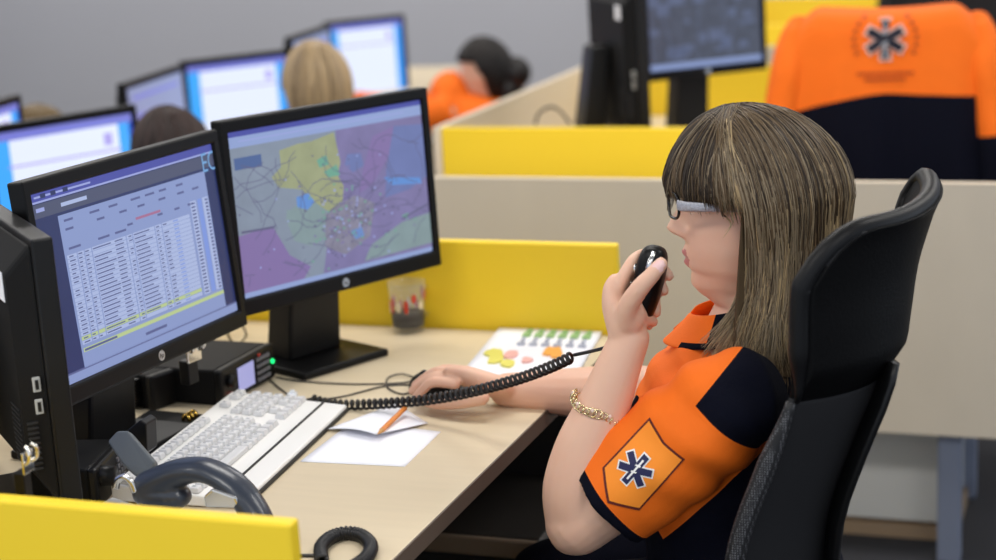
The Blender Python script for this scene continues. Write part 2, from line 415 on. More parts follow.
# ---------------------------------------------------------------- monitors
def make_monitor(label, loc, yaw, tilt, zc, w, h, content, group='black monitors', side=False, glossy=True):
    """screen centre zc above the foot, display facing local +X, tilted back"""
    t = thing('monitor', label, 'monitor', loc, yaw, group)
    M = Matrix.Translation((0, 0, zc)) @ Matrix.Rotation(-tilt, 4, 'Y')
    bz, bt, bb = .015, .020, .028
    def T(p): return M @ V(p)
    cs = MB()
    y0, y1, z0, z1 = -w/2-bz, w/2+bz, -h/2-bb, h/2+bt
    def bx(x0, x1, ya, yb, za, zb): cs.hexa([T((x0, ya, za)), T((x1, ya, za)), T((x1, yb, za)), T((x0, yb, za))], [T((x0, ya, zb)), T((x1, ya, zb)), T((x1, yb, zb)), T((x0, yb, zb))])
    O = [(y0, z0), (y1, z0), (y1, z1), (y0, z1)]; I = [(-w/2, -h/2), (w/2, -h/2), (w/2, h/2), (-w/2, h/2)]
    vv = [T((x, a, c)) for x, L in ((.006, O), (.006, I), (0, I), (-.022, O)) for a, c in L]
    cs.add(vv, [(k, (k+1) % 4, 4+(k+1) % 4, 4+k) for k in range(4)]+[(4+k, 4+(k+1) % 4, 8+(k+1) % 4, 8+k) for k in range(4)]+[(8, 9, 10, 11)]+[(12+k, 12+(k+1) % 4, (k+1) % 4, k) for k in range(4)]+[(15, 14, 13, 12)])
    cs.build('bezel', BLKG if glossy else BLK, t, bevel=.003)
    bk = MB(); k = .028
    bk.hexa([T((-.022, y0+.006, z0+.006)), T((-.022, y1-.006, z0+.006)), T((-.05, y1-.05, z0+.05)), T((-.05, y0+.05, z0+.05))], [T((-.022, y0+.006, z1-.006)), T((-.022, y1-.006, z1-.006)), T((-.05, y1-.05, z1-.05)), T((-.05, y0+.05, z1-.05))])
    rear = bk.build('rear_housing', BLKM, t, bevel=.006)
    S = Scr(w, h, M); mats = content(S); S.b.build('display', mats, t, fixn=False)
    n = MB(); n.hexa([(-.155, -.06, .012), (-.085, -.06, .012), (-.085, .06, .012), (-.155, .06, .012)], [(-.105, -.05, zc+.05), (-.05, -.05, zc+.05), (-.05, .05, zc+.05), (-.105, .05, zc+.05)])
    n.build('stand', BLK, t, bevel=.006)
    MB().box((-.105, 0, .007), (.21, .20, .014)).build('foot', BLKG, t, bevel=.004)
    if glossy:
        lg = MB(); c = -h/2-bb*.5
        P = [T((.0062, .008*math.cos(a*PI/12), c+.008*math.sin(a*PI/12))) for a in range(24)]
        lg.add(P, [tuple(range(24))])
        vs, fs = text_mesh('hp', .011, 0)
        lg.add([T((.0064, v.x+v.y*.25, c+v.y)) for v in vs], fs, 1)
        lg.build('logo', [SILVER, BLK], t, fixn=False)
    if side:   # side ports and vents on the edge turned to the camera
        for zz in (-.045, -.015):
            u = MB(); u.box((0, 0, 0), (.010, .004, .020)); q = Matrix.Translation((-.034, y0+.013, zz))
            u.v = [T(q @ V(p)) for p in u.v]; u.build('usb_port', mat('port_frame', (176, 176, 172), .4) if 'port_frame' not in bpy.data.materials else bpy.data.materials['port_frame'], rear, bevel=.001); u2 = MB().box((0, 0, 0), (.0045, .005, .013)); u2.v = [T(Matrix.Translation((-.034, y0+.0125, zz)) @ V(p)) for p in u2.v]; u2.build('usb_slot', BLK, rear)
        vt = MB()
        for i in range(12):
            a = MB().box((0, 0, 0), (.002, .05, .0025)); q = Matrix.Translation((-.0505, y0+.085, -.06-.007*i)); vt.add([T(q @ V(p)) for p in a.v], a.f)
        vt.build('vent_grille', GREYD, rear); vt = MB()
        for i in range(10):
            a = MB().box((0, 0, 0), (.024, .003, .003)); q = Matrix.Translation((-.037, y0+.028, -.07-.007*i)); vt.add([T(q @ V(p)) for p in a.v], a.f)
        vt.build('vent_grille', GREYD, rear)
        st = MB().box((0, 0, 0), (.001, .05, .04)); q = Matrix.Translation((-.0508, y0+.09, h/2-.05)); st.v = [T(q @ V(p)) for p in st.v]; st.build('sticker', PAPER, rear)
    return t
D = PI/180
G1 = 'monitors on the front desk'
make_monitor('black monitor showing a coloured purple and yellow map', (-.428, -.309, .74), -24.8*D, 2.1*D, .313, .437, .281, scr_map, G1)
make_monitor('black monitor showing a blue list of calls in table rows', (-.530, -.790, .74), -4.9*D, 5*D, .307, .455, .278, scr_table, G1)
make_monitor('black monitor seen from behind at the left edge, with side ports', (-.598, -1.014, .74), 47*D, .5*D, .245, .44, .315, scr_dim, G1, side=True, glossy=False)
G2 = 'monitors on the second desk of the row'
make_monitor('black monitor showing a grey aerial photo, left of the orange jacket', (-.33, 2.15, .74), -44*D, 2*D, .38, .40, .27, scr_aerial, G2)
make_monitor('black monitor turned side on behind the yellow divider', (-.500, 1.84, .74), 31*D, 1*D, .30, .44, .40, scr_dim, G2, side=True, glossy=False)
# the parallel row at the left
G3 = 'lit monitors in the left row'
def far_row():
    t = thing('long_desk', 'long desk carrying the row of lit monitors at the left', 'desk', (-2.16, 2.3, 0), 6*D)
    MB().box((0, 0, .697), (.8, 4.6, .03)).build('tabletop', WOOD, t)
    for y in (-2.2, -.7, .7, 2.2): MB().box((.1, y, .341), (.5, .04, .682)).build('leg_panel', METAL, t)
far_row()
def far_mon(tr, w, yaw, content, label, h=.26):
    """tr: top right corner"""
    r = V((-math.sin(yaw), math.cos(yaw), 0)); c = V(tr)-r*(w/2+.018)
    zc = tr[2]-.02-h/2-.712
    return make_monitor(label, (c.x, c.y, .712), yaw, 2*D, zc, w, h, content, G3)
far_mon((-1.5339, 0.8887, 1.0500), .41, -24*D, scr_page, 'bright monitor with white page and cyan margins, nearest of the left row', .28)
far_mon((-1.9751, 1.0245, 1.0600), .45, 8*D, scr_page, 'small cut off lit monitor at the far left edge')
far_mon((-1.8326, 2.3963, 1.0300), .375, -34*D, scr_page, 'bright white monitor left of the blonde head', .28)
far_mon((-2.0082, 1.9774, 1.0300), .47, 9*D, scr_dim, 'dim blue grey monitor above the dark brown head', .28)
far_mon((-2.0038, 3.8481, 1.0200), .345, -37*D, scr_page, 'bright monitor with dark blue right margin behind the blonde head', .29)
far_mon((-2.0541, 3.2163, 1.0400), .47, 8*D, scr_dim, 'dim monitor half hidden behind the blonde head', .29)
# ---------------------------------------------------------------- things on the front desk
DZ = .74
# keyboard: local +X towards the user, Y along its length
KEYC = mat('key_cap', (214, 214, 214), .5); KEYD = mat('grey_key_legend', (150, 154, 160), .5)
t = thing('keyboard', 'white computer keyboard lying between telephone and black coiled cord', 'keyboard', (-.400, -.782, DZ), 5.5*D)
kb = MB(); kb.hexa([(-.10, -.226, .004), (.10, -.226, .0), (.10, .226, .0), (-.10, .226, .004)], [(-.10, -.226, .030), (.10, -.226, .012), (.10, .226, .012), (-.10, .226, .030)])
kb.build('case', mat('keyboard_case', (236, 235, 231), .45), t, bevel=.003)
MB().box((.062, 0, .0165), (.0025, .44, .003)).build('groove', GREYD, t)
MB().box((.101, 0, .004), (.003, .45, .006)).build('rubber_edge', GREYD, t)
def slope(x): return .030-(x+.10)*.09
key = MB().hexa([(-.0085, -.0085, 0), (.0085, -.0085, 0), (.0085, .0085, 0), (-.0085, .0085, 0)], [(-.0065, -.0068, .008), (.0065, -.0068, .008), (.0065, .0068, .008), (-.0065, .0068, .008)])
key.add([(-.004, -.002, .0082), (.001, -.002, .0082), (.001, .0025, .0082), (-.004, .0025, .0082)], [(0, 1, 2, 3)], 1)
nk = 0; first = None; extra = []
for r_, x in enumerate((-.080, -.052, -.033, -.014, .005, .024)):
    for c_ in range(21):
        y = -.213+c_*.0213
        if c_ in (15,): continue
        if r_ == 5 and c_ in (4, 5, 6, 7, 8): continue
        if r_ in (0, 4) and c_ in (1, 14, 16, 18): continue
        if nk >= 99: extra.append((x, y)); continue
        if first is None: o = first = key.build('key', [KEYC, KEYD], t, bevel=.0015, fixn=True)
        else: o = first.copy(); COL.objects.link(o); o.parent = t
        o.location = (x, y, slope(x)); nk += 1
sp = MB().box((.024, -.213+6*.0213, slope(.024)+.004), (.016, .105, .008)); sp.build('space_bar', KEYC, t, bevel=.002)
mb = MB()
for x, y in extra: mb.add([V(p)+V((x, y, slope(x))) for p in key.v], key.f)
if extra:
    o = mb.build('remaining_keys', KEYC, t); o['kind'] = 'stuff'

# papers
def sheet(name, P, label, cat, h=.0006, curl=None, mats=PAPER, group=None, th=.0006, extra=None):
    P = [V(p) for p in P]; base = (P[0]+P[1]+P[2]+P[3])/4; base.z = DZ
    m = MB(); n = 13
    def f(u, v):
        q = P[0].lerp(P[1], u).lerp(P[3].lerp(P[2], u), v)
        return V((q.x, q.y, DZ+h+(curl(u, v) if curl else 0)))
    m.grid(f, n, n); o = None
    if extra: extra(m, f)
    o = solo(m, name, mats, label, cat, base, group, solid=th)
    return o
sheet('note_sheet', [(-0.2892, -0.7949, 0.7400), (-0.1229, -0.7847, 0.7400), (-0.1300, -0.6190, 0.7400), (-0.2915, -0.5977, 0.7400)], 'plain white note sheet lying flat beneath the folded one', 'paper', group='loose note sheets')
sheet('note_sheet', [(-0.3122, -0.6484, 0.7400), (-0.2143, -0.6800, 0.7400), (-0.1635, -0.5895, 0.7400), (-0.2561, -0.4988, 0.7400)], 'folded white note sheet with a lifted edge, under the orange pencil', 'paper', h=.003, curl=lambda u, v: .012*(1-v)*math.sin(u*2.2)*.8, group='loose note sheets')
# pencil
m = MB(); a = V((-0.2084, -0.6839, 0.7530)); b_ = V((-0.2129, -0.5625, 0.7570)); d_ = (b_-a).normalized()
t = thing('pencil', 'orange pencil lying on the folded white note sheet', 'pencil', (a.x, a.y, DZ), world=True)
m.tube([a+d_*.016, b_], .0042, 6, smooth=False); m.build('barrel', mat('orange_pencil', (214, 128, 40), .45), t)
MB().cyl(a, a+d_*.016, .0008, .0042, 8).build('tip', mat('pencil_wood', (200, 150, 90), .6), t)
# printed calendar sheet
CG = mat('print_green', (140, 178, 118), .7); CL = mat('print_grey', (170, 175, 190), .7); CYL = mat('print_yellow', (224, 216, 104), .7); CPK = mat('print_pink', (235, 180, 170), .7); COR = mat('print_orange', (240, 170, 80), .7)
def calendar(m, f):
    def cell(u0, v0, u1, v1, mi):
        P = [f(u0, v0), f(u1, v0), f(u1, v1), f(u0, v1)]
        m.add([p+V((0, 0, .0005)) for p in P], [(0, 1, 2, 3)], mi)
    for i in range(6):
        v = .30+i*.115
        cell(.90, v, .96, v+.05, 1); cell(.80, v-.01, .88, v+.06, 1); cell(.70, v+.01, .77, v+.04, 2)
        cell(.62, v, .66, v+.07, 2)
    rr = random.Random(4)
    for k, (u, v, r0, mi) in enumerate(((.42, .16, .10, 3), (.30, .22, .09, 3), (.40, .32, .09, 4), (.22, .36, .08, 3), (.50, .66, .10, 5), (.42, .74, .07, 5), (.30, .5, .06, 4))):
        pts = [(u+r0*1.1*rr.uniform(.6, 1)*math.cos(a*PI/5), v+r0*rr.uniform(.6, 1)*math.sin(a*PI/5)) for a in range(10)]
        m.add([f(min(max(x, 0), 1), min(max(y, 0), 1))+V((0, 0, .0006+.0001*k)) for x, y in pts], [tuple(range(10))], mi)
sheet('printed_sheet', [(-.205, -.335, .74), (-.242, -.02, .74), (-.042, -.018, .74), (-.004, -.325, .74)], 'large printed sheet with coloured map and green marks by the yellow divider', 'paper', h=.004, th=.006, mats=[PAPER, CG, CL, CYL, CPK, COR], extra=lambda m, f: calendar(m, lambda u, v: f(u, v)+V((0, 0, .0032))))
# glass mug with coffee
GL = mat('clear_glass', (235, 240, 238), .04, alpha=.10); COF = mat('coffee', (26, 10, 4), .5, spec=.1)
c = V((-0.4167, -0.0479, 0.7400))
t = thing('glass_mug', 'clear glass mug with red pattern and dark coffee by the yellow divider', 'mug', c)
MB().lathe([(0, .001), (.028, .001), (.031, .004), (.036, .096), (.0375, .098), (.0345, .098), (.029, .012), (0, .010)], (0, 0, 0), 40).build('glass', GL, t)
MB().lathe([(0, .0112), (.0295, .0122), (.0318, .038), (0, .038)], (0, 0, 0), 40).build('coffee', COF, t)
h = MB(); h.tube(crom([(.034, 0, .080), (.052, 0, .078), (.062, 0, .055), (.052, 0, .030), (.033, 0, .026)], 6), .0045, 10); o = h.build('handle', GL, t); o.rotation_euler = (0, 0, 55*D)
pt = MB(); rr = random.Random(8)
for k in range(14):
    a = k*2*PI/14+.1; z = rr.choice((.055, .07, .08, .045)); w_ = rr.uniform(.10, .17); hh = rr.uniform(.008, .017)
    def q(da, dz): zz = z+dz; R = .0315+(zz-.004)/.092*.005+.0006; return (R*math.cos(a+da), R*math.sin(a+da), zz)
    pt.add([q(w_*math.cos(i*PI/6), hh*math.sin(i*PI/6)) for i in range(12)], [tuple(range(12))], k % 3 % 2)
pt.build('printed_pattern', [mat('mug_red', (205, 60, 35), .4), mat('mug_cream', (240, 225, 190), .4)], t)
# mouse
c = V((-0.2081, -0.4201, 0.7500))
t = thing('computer_mouse', 'black computer mouse under the woman\'s hand', 'mouse', (c.x, c.y, DZ), 0)
def mousef(u, v):
    a = u*2*PI; rx, ry = .055, .031
    x = rx*math.copysign(abs(math.cos(a))**.8, math.cos(a)); y = ry*math.copysign(abs(math.sin(a))**.8, math.sin(a))
    tt = v*PI/2; k = math.cos(tt)**.6 if v < 1 else 0
    return V((x*k, y*k, .002+.030*math.sin(tt)**.9*(1-.25*(x*k/rx))))
m = MB().grid(mousef, 36, 10, wrap=True); m.build('shell', BLK, t)
MB().cyl((-.028, -.004, .031), (-.028, .004, .031), .007, n=16).build('scroll_wheel', GREYD, t)
def cable(name, pts, r, label, cat='cable', mt=BLK, n=8, group='thin cables on the desk'):
    P = crom(pts, 8); m = MB().tube(P, r, 8)
    return solo(m, name, mt, label, cat, (pts[0][0], pts[0][1], DZ), group)
CAB = mat('grey_cable', (70, 66, 62), .5)
cable('mouse_cable', [(-0.2566, -0.3905, 0.7440), (-0.2625, -0.4439, 0.7420), (-0.3051, -0.4162, 0.7420), (-0.3289, -0.3598, 0.7420), (-0.3097, -0.3419, 0.7450), (-0.2752, -0.3669, 0.7450), (-0.2961, -0.3846, 0.7420), (-0.3806, -0.4054, 0.7420), (-0.4765, -0.4038, 0.7420), (-0.5305, -0.3883, 0.7420)], .0016, 'thin mouse cable looping left of the hand', mt=CAB)
cable('desk_cable', [(-0.2604, -0.3905, 0.7420), (-0.3150, -0.4060, 0.7420), (-0.3658, -0.4797, 0.7420), (-0.4266, -0.5079, 0.7420), (-0.4838, -0.4596, 0.7420), (-0.5327, -0.4073, 0.7420), (-0.5587, -0.3868, 0.7420)], .0016, 'thin dark cable running past the clear plug', mt=CAB)
cable('monitor_cable', [(-.62, -.30, .755), (-0.5995, -0.1440, 0.7600), (-0.5782, -0.1106, 0.7520), (-0.5867, -0.0512, 0.7520), (-0.6221, 0.0026, 0.7550), (-0.6578, -0.0220, 0.7620), (-.60, -.22, .78)], .0045, 'thick black cable looped beside the map monitor stand', mt=BLK)
cable('hanging_cable', [(-0.7268, -0.5476, 0.8000), (-0.7302, -0.5670, 0.7700), (-0.7222, -0.5872, 0.7500), (-0.6642, -0.6628, 0.7420), (-0.6212, -0.6974, 0.7420)], .002, 'thin black cable hanging below the call list monitor', mt=BLK)
cable('power_cable', [(-0.7425, -0.1681, 0.8000), (-0.7386, -0.1278, 0.7700), (-0.7215, -0.1325, 0.7420), (-0.7081, -0.2034, 0.7420), (-0.7800, -0.1038, 0.7420)], .002, 'thin dark cable crossing the pale gap between the monitors', mt=BLK)

# radios: box with a front panel facing local +X
def radio(name, label, loc, yaw, d, w, h, kind):
    t = thing(name, label, 'radio', loc, yaw, 'mobile radios on the front desk')
    MB().box((-d/2, 0, h/2), (d, w, h)).build('case', BLKM, t, bevel=.004)
    MB().box((.006, 0, h/2), (.016, w*1.02, h*1.02)).build('front_panel', BLK, t, bevel=.005)
    if kind == 'display':
        MB().box((.015, -.012, h*.50), (.002, .052, h*.66)).build('display', em('radio_display', (165, 165, 215)), t)
        for i in range(4):
            for j in range(4): MB().box((.0155, .030+.0115*i, h*(.2+.19*j)), (.004, .008, .0065)).build('button', mat('radio_button', (120, 120, 126), .4) if (i, j) == (0, 0) else bpy.data.materials['radio_button'], t, bevel=.001)
        MB().box((.016, .034, h*.90), (.003, .006, .003)).build('red_button', mat('radio_red', (200, 60, 40), .4), t)
        MB().cyl((.012, -.066, h*.62), (.024, -.066, h*.62), .0115, .010, 20).build('knob', BLK, t)
        MB().ellipsoid((.017, -.063, h*.22), (.003, .0042, .0042), 12, 8).build('red_lamp', mat('red_lamp', (255, 60, 30), .3, emit=2.2), t)
        MB().ellipsoid((.017, .078, h*.52), (.003, .0042, .0042), 12, 8).build('green_lamp', mat('green_lamp', (20, 235, 120), .3, emit=2.2), t)
    elif kind == 'ribbed':
        for i in range(9): MB().box((-d*.5, -w/2-.006, h*.12+h*.095*i), (d*.8, .014, .003)).build('heat_fin', BLK, t)
    elif kind == 'keypad':
        for i in range(3):
            for j in range(4): MB().box((.0155, .018+.012*i, h*(.2+.18*j)), (.004, .009, .007)).build('button', bpy.data.materials['radio_button'], t, bevel=.001)
        MB().cyl((-.004, -w*.36, h*.72), (.034, -w*.36, h*.72), .016, .014, 20).build('knob', BLK, t)
    return t
radio('mobile_radio', 'black mobile radio with lit display, red and green lamps', (-.552, -.470, DZ), -2*D, .20, .180, .062, 'display')
radio('mobile_radio', 'black ribbed radio box beneath the call list monitor, behind the lit radio', (-.640, -.535, DZ), -18*D, .12, .14, .06, 'ribbed')
radio('mobile_radio', 'black radio with knob and keypad behind the telephone', (-.515, -.972, DZ), 14*D, .10, .14, .058, 'keypad')
# microphone hangers and other small metal
def hanger(label, loc, yaw, ph=.04):
    loc = V(loc); loc.z -= ph-.04
    t = thing('microphone_hanger', label, 'clip', loc, yaw, 'chrome microphone hangers')
    MB().box((0, 0, ph/2), (.02, .025, ph)).build('post', BLK, t, bevel=.002)
    dz = ph-.04
    p = MB().box((.014, 0, .058+dz), (.004, .036, .040)); p.build('plate', CHROME, t, bevel=.006)
    k = MB()
    for s in (-1, 1): k.tube(crom([(.014, s*.011, .055+dz), (.024, s*.014, .062+dz), (.026, s*.013, .080+dz), (.018, s*.009, .088+dz)], 5), .0035, 8)
    k.build('hook', CHROME, t)
    return t
hanger('chrome microphone hanger on the black radio under the call list monitor', (-0.5629, -0.6273, 0.8000), -10*D)
hanger('chrome microphone hanger at the far left below the side ports', (-.3948, -1.33, .935), 5*D, .235).scale = (.70, .70, .70)
o = MB()
c = V((-0.5542, -0.6527, 0.7470))
for i in range(3): o.tube([c+V((.006*math.cos(a*PI/6)+0, -.012+.012*i, .010*math.sin(a*PI/6))) for a in range(0, 7)], .003, 8)
o.box((c.x, c.y, DZ+.002), (.02, .04, .004))
solo(o, 'brass_connector', GOLD, 'small brass connector lying behind the keyboard', 'connector', (c.x, c.y, DZ))
c = V((-0.4407, -0.5087, 0.7450))
t = thing('cable_plug', 'small clear plug at the start of the coiled microphone cord', 'plug', (c.x, c.y, DZ), 20*D)
MB().box((0, 0, .006), (.016, .030, .011)).box((0, .010, .013), (.008, .012, .004)).build('body', mat('clear_plug', (226, 230, 236), .2), t, bevel=.001)
MB().box((.0, -.022, .006), (.012, .014, .008)).build('collar', GREYD, t, bevel=.002)
# flat black base plate of the call list monitor's stand
m = MB().prism([(-0.6436, -0.7876, 0.7400), (-0.4791, -0.8325, 0.7400), (-0.5098, -0.6278, 0.7400), (-0.6478, -0.6206, 0.7400)], .008)
c = V((-0.5593, -0.7413, 0.7400)); solo(m, 'black_baseplate', BLKM, 'flat black tray of the call list monitor, between keyboard and monitors', 'baseplate', c, bevel=.002)

# ---------------------------------------------------------------- telephone
BLU = mat('blue_grey_handset', (44, 51, 64), .32, coat=.15); PGR = mat('phone_grey', (98, 104, 108), .45); PLG = mat('phone_pale', (205, 205, 200), .45)
t = thing('telephone', 'desk telephone with dark blue grey handset behind the yellow divider', 'telephone', (-.33, -1.20, DZ), world=True)
m = MB(); B4 = [(-.48, -1.345, .742), (-.25, -1.36, .742), (-.225, -1.13, .742), (-.455, -1.05, .742)]
m.hexa(B4, [(-.478, -1.343, .765), (-.252, -1.358, .757), (-.227, -1.132, .757), (-.453, -1.052, .768)]); m.build('base', PLG, t, bevel=.006)
# handset, arching over the base
ax = crom([(-0.3612, -1.1000, 0.8025), (-0.3384, -1.1000, 0.8156), (-0.3096, -1.1000, 0.8289), (-0.2746, -1.1050, 0.8359), (-0.2414, -1.1100, 0.8288), (-0.2152, -1.1150, 0.8130), (-0.1970, -1.1200, 0.7913), (-0.1860, -1.1250, 0.7718)], 5)
k = len(ax); m = MB()
rad = [(lerp(.025, .014, min(1, i/(k*.5))) if i < k*.75 else lerp(.015, .020, (i-k*.75)/(k*.25)), .024) for i in range(k)]
m.capsule(ax, rad, 16, up=(0, 0, 1))
e = V((-0.3437, -1.1000, 0.7939)); m.ellipsoid((e.x, e.y, e.z), (.044, .028, .022), 20, 12)
e2 = V((-0.1882, -1.1250, 0.7633)); m.ellipsoid(e2, (.028, .028, .02), 20, 12)
me = remeshed(m, .003, 5)
me.materials.append(BLU); o = bpy.data.objects.new('handset', me); COL.objects.link(o); o.parent = t; WORLD[o.name] = WORLD[t.name]
for v in me.vertices: v.co -= WORLD[t.name]
# tilted display panel
P = [V((-0.4588, -1.0400, 0.8417)), V((-0.4473, -1.0300, 0.8552)), V((-0.4296, -1.0300, 0.8563)), V((-0.3821, -1.0450, 0.8192)), V((-0.3870, -1.0500, 0.8046)), V((-0.4099, -1.0550, 0.7989)), V((-0.4305, -1.0500, 0.8118))]
nn = (P[3]-P[0]).cross(P[1]-P[0]).normalized()
if nn.y > 0: nn = -nn
m = MB().prism([p-nn*.012 for p in P], .016, nn); m.build('display_panel', PGR, t, bevel=.004, seg=3)
m = MB().prism([(-0.4678, -1.0000, 0.8353), (-0.4292, -1.0000, 0.8628), (-0.4201, -1.0000, 0.8575), (-0.4230, -1.0000, 0.8159), (-0.4353, -1.0000, 0.8062)], .03, V((0, 1, 0))); m.build('keypad_panel', BLK, t, bevel=.002)
m = MB()
for i in range(3):
    for j in range(5):
        q = V((-.40+.030*i, -1.30+.030*j, .768)); m.box(q, (.020, .016, .006))
m.build('dial_keys', GREYD, t, bevel=.002)
m = MB().tube(crom([(-0.4012, -1.1200, 0.8068), (-0.3968, -1.1200, 0.8184), (-0.3870, -1.1200, 0.8234), (-0.3770, -1.1200, 0.8170), (-0.3724, -1.1200, 0.8032)], 6), .005, 8); m.build('cradle_clip', SILVER, t)
MB().prism([(-0.2578, -1.1400, 0.8120), (-0.2434, -1.1400, 0.8241), (-0.2107, -1.1400, 0.8155), (-0.2048, -1.1400, 0.8008), (-0.2564, -1.1400, 0.7968)], .04, V((0, 1, 0))).build('cradle', SILVER, t, bevel=.003)

def coil(path, turns, R, wire, per=10):
    P = [V(p) for p in path]; L = [0]
    for a, b in zip(P, P[1:]): L.append(L[-1]+(b-a).length)
    n = turns*per; out = []
    N = None
    for i in range(n+1):
        s = L[-1]*i/n; k = 0
        while k < len(L)-2 and L[k+1] < s: k += 1
        f = (s-L[k])/(L[k+1]-L[k]); p = P[k].lerp(P[k+1], f); T = (P[k+1]-P[k]).normalized()
        if N is None: N = T.orthogonal().normalized()
        N = (N-T*N.dot(T)).normalized(); B = T.cross(N); a = 2*PI*i/per
        out.append(p+(N*math.cos(a)+B*math.sin(a))*R)
    return out
CORD = mat('black_rubber_cord', (22, 22, 24), .4)
# handset cord loop on the desk
loop = crom([(-0.0793, -1.1670, 0.7480), (-0.0997, -1.1260, 0.7490), (-0.1029, -1.0912, 0.7490), (-0.0894, -1.0701, 0.7490), (-0.0640, -1.0756, 0.7490), (-0.0382, -1.1055, 0.7490), (-0.0282, -1.1447, 0.7490), (-0.0324, -1.1790, 0.7490)], 8)
hc = MB().tube(coil(loop, 46, .0072, .0026, 10), .0027, 6).build('cord', CORD, t); hc['label'] = 'coiled black handset cord looped on the desk corner'
MB().tube(crom([(-0.1731, -1.1825, 0.7500), (-0.1175, -1.1601, 0.7500), (-0.0857, -1.1530, 0.7500)], 6), .0028, 8).build('straight_end', CORD, hc)
# ---------------------------------------------------------------- hand microphone
mt_ = V((0.2656, -0.7750, 1.0809)); mb_ = V((0.2422, -0.7850, 0.9712))
ax = (mb_-mt_).normalized(); mc = (mt_+mb_)/2; L2 = (mt_-mb_).length/2
fx = V((1, 0, 0)); fx = (fx-ax*fx.dot(ax)).normalized(); fy = ax.cross(fx)
R3 = Matrix((fx, fy, -ax)).transposed()
t = thing('hand_microphone', 'black hand microphone held up to the woman\'s mouth', 'microphone', mc, world=True)
def micf(u, v):
    tt = PI*v; a = 2*PI*u
    def sp(x, p): return math.copysign(abs(x)**p, x)
    r = sp(math.sin(tt), .55); k = .84+.16*math.cos(tt)
    return mc+R3 @ V((.0235*r*k*sp(math.cos(a), .8), .029*r*k*sp(math.sin(a), .8), L2*sp(math.cos(tt), .85)))
m = MB().grid(micf, 36, 22, wrap=True); m.build('shell', BLKG, t)
m = MB(); P = [mc+R3 @ V((x, .0292*s_, z)) for x, z, s_ in ((.002, L2*.90, .62), (.002, L2*.66, .90), (.002, L2*.40, 1.0))]
m.tube(P, [(.0025, .0045)]*3, 8); m.build('silver_strip', SILVER, t)
m = MB()
for z in (.02, -.008, -.03): m.ellipsoid(mc+R3 @ V((-.0205, .006, z)), (.004, .007, .009), 12, 8)
m.build('side_button', SILVER, t)
m = MB(); m.cyl(mb_-ax*.004, mb_+ax*.014, .007, .005, 14); m.build('cord_boot', BLK, t)

# coiled microphone cord
cp = crom([(0.1153, -0.7000, 0.8958), (0.0694, -0.6750, 0.8697), (0.0043, -0.6400, 0.8377), (-0.0851, -0.6000, 0.8019), (-0.1742, -0.5700, 0.7748), (-0.2729, -0.5450, 0.7550), (-0.3519, -0.5300, 0.7451), (-0.4025, -0.5150, 0.7472)], 8)
t = MB().tube(coil(cp, 50, .0070, .0024, 12), .0026, 7).build('cord', CORD, t); t['label'] = 'long coiled black cord sagging across the desk'
MB().tube(crom([(0.1184, -0.7000, 0.8989), (0.1445, -0.7150, 0.9088), (0.1761, -0.7400, 0.9231), (0.2100, -0.7650, 0.9401), tuple(mb_+V((-.004, .012, -.01))), tuple(mb_+ax*.010)], 6), .0026, 8).build('straight_end', CORD, t)
MB().tube(crom([tuple(cp[-1]), (-0.4231, -0.5150, 0.7426), (-0.4590, -0.5000, 0.7343), (-0.5074, -0.4900, 0.7321), (-0.5591, -0.5000, 0.7359)], 6), .0026, 8).build('plug_end', CORD, t)

# ---------------------------------------------------------------- the woman
SKIN = bpy.data.materials.new('skin'); SKIN.use_nodes = True
b = SKIN.node_tree.nodes['Principled BSDF']; b.inputs['Base Color'].default_value = lin((222, 172, 148))+(1,); b.inputs['Roughness'].default_value = .48
b.inputs['Subsurface Weight'].default_value = .12; b.inputs['Subsurface Radius'].default_value = (.01, .004, .002); b.inputs['Subsurface Scale'].default_value = .5
nt = SKIN.node_tree; tc = nt.nodes.new('ShaderNodeTexCoord'); nz = nt.nodes.new('ShaderNodeTexNoise'); nz.inputs['Scale'].default_value = 14; nz.inputs['Detail'].default_value = 4
mx = nt.nodes.new('ShaderNodeMix'); mx.data_type = 'RGBA'; mx.inputs[6].default_value = lin((228, 188, 162))+(1,); mx.inputs[7].default_value = lin((217, 168, 142))+(1,)
nt.links.new(tc.outputs['Object'], nz.inputs['Vector']); nt.links.new(nz.outputs['Fac'], mx.inputs[0]); nt.links.new(mx.outputs[2], b.inputs['Base Color'])
LIP = mat('lips', (186, 112, 108), .4); NAIL = mat('nail_polish', (236, 196, 192), .2, coat=.5)

WB = V((.33, -.63, 0))
woman = thing('person', 'woman in orange and navy uniform speaking into a hand microphone at the desk', 'person', WB, world=True)
HC = V((0.3571, -0.6200, 1.1163)); fa = 198*D
HF = V((math.cos(fa), math.sin(fa), 0)); HS = V((-HF.y, HF.x, 0))*1.0    # forward, her left
HS = V((0, 0, 1)).cross(HF)
def hd(f, s, u): return HC+HF*f+HS*s+V((0, 0, u))
# head: rings of radius by height, with nose, sockets, lips, chin
FRONT = [(-.17, .030), (-.155, .038), (-.140, .056), (-.130, .069), (-.118, .0765), (-.106, .0775), (-.100, .0765), (-.09, .083), (-.075, .0855), (-.06, .0855), (-.045, .0825), (-.03, .083), (-.015, .083), (0, .084), (.012, .0885), (.03, .090), (.05, .087), (.075, .073), (.095, .050), (.110, .020)]
BACK = [(-.17, -.055), (-.14, -.052), (-.11, -.055), (-.08, -.068), (-.05, -.083), (-.02, -.095), (.01, -.101), (.04, -.099), (.07, -.086), (.095, -.060), (.110, -.030)]
HALF = [(-.17, .048), (-.15, .048), (-.14, .045), (-.13, .044), (-.115, .050), (-.09, .060), (-.06, .066), (-.03, .0695), (0, .071), (.03, .0725), (.06, .068), (.085, .052), (.10, .035), (.112, .015)]
def g(x, c, w): return math.exp(-((x-c)/w)**2)
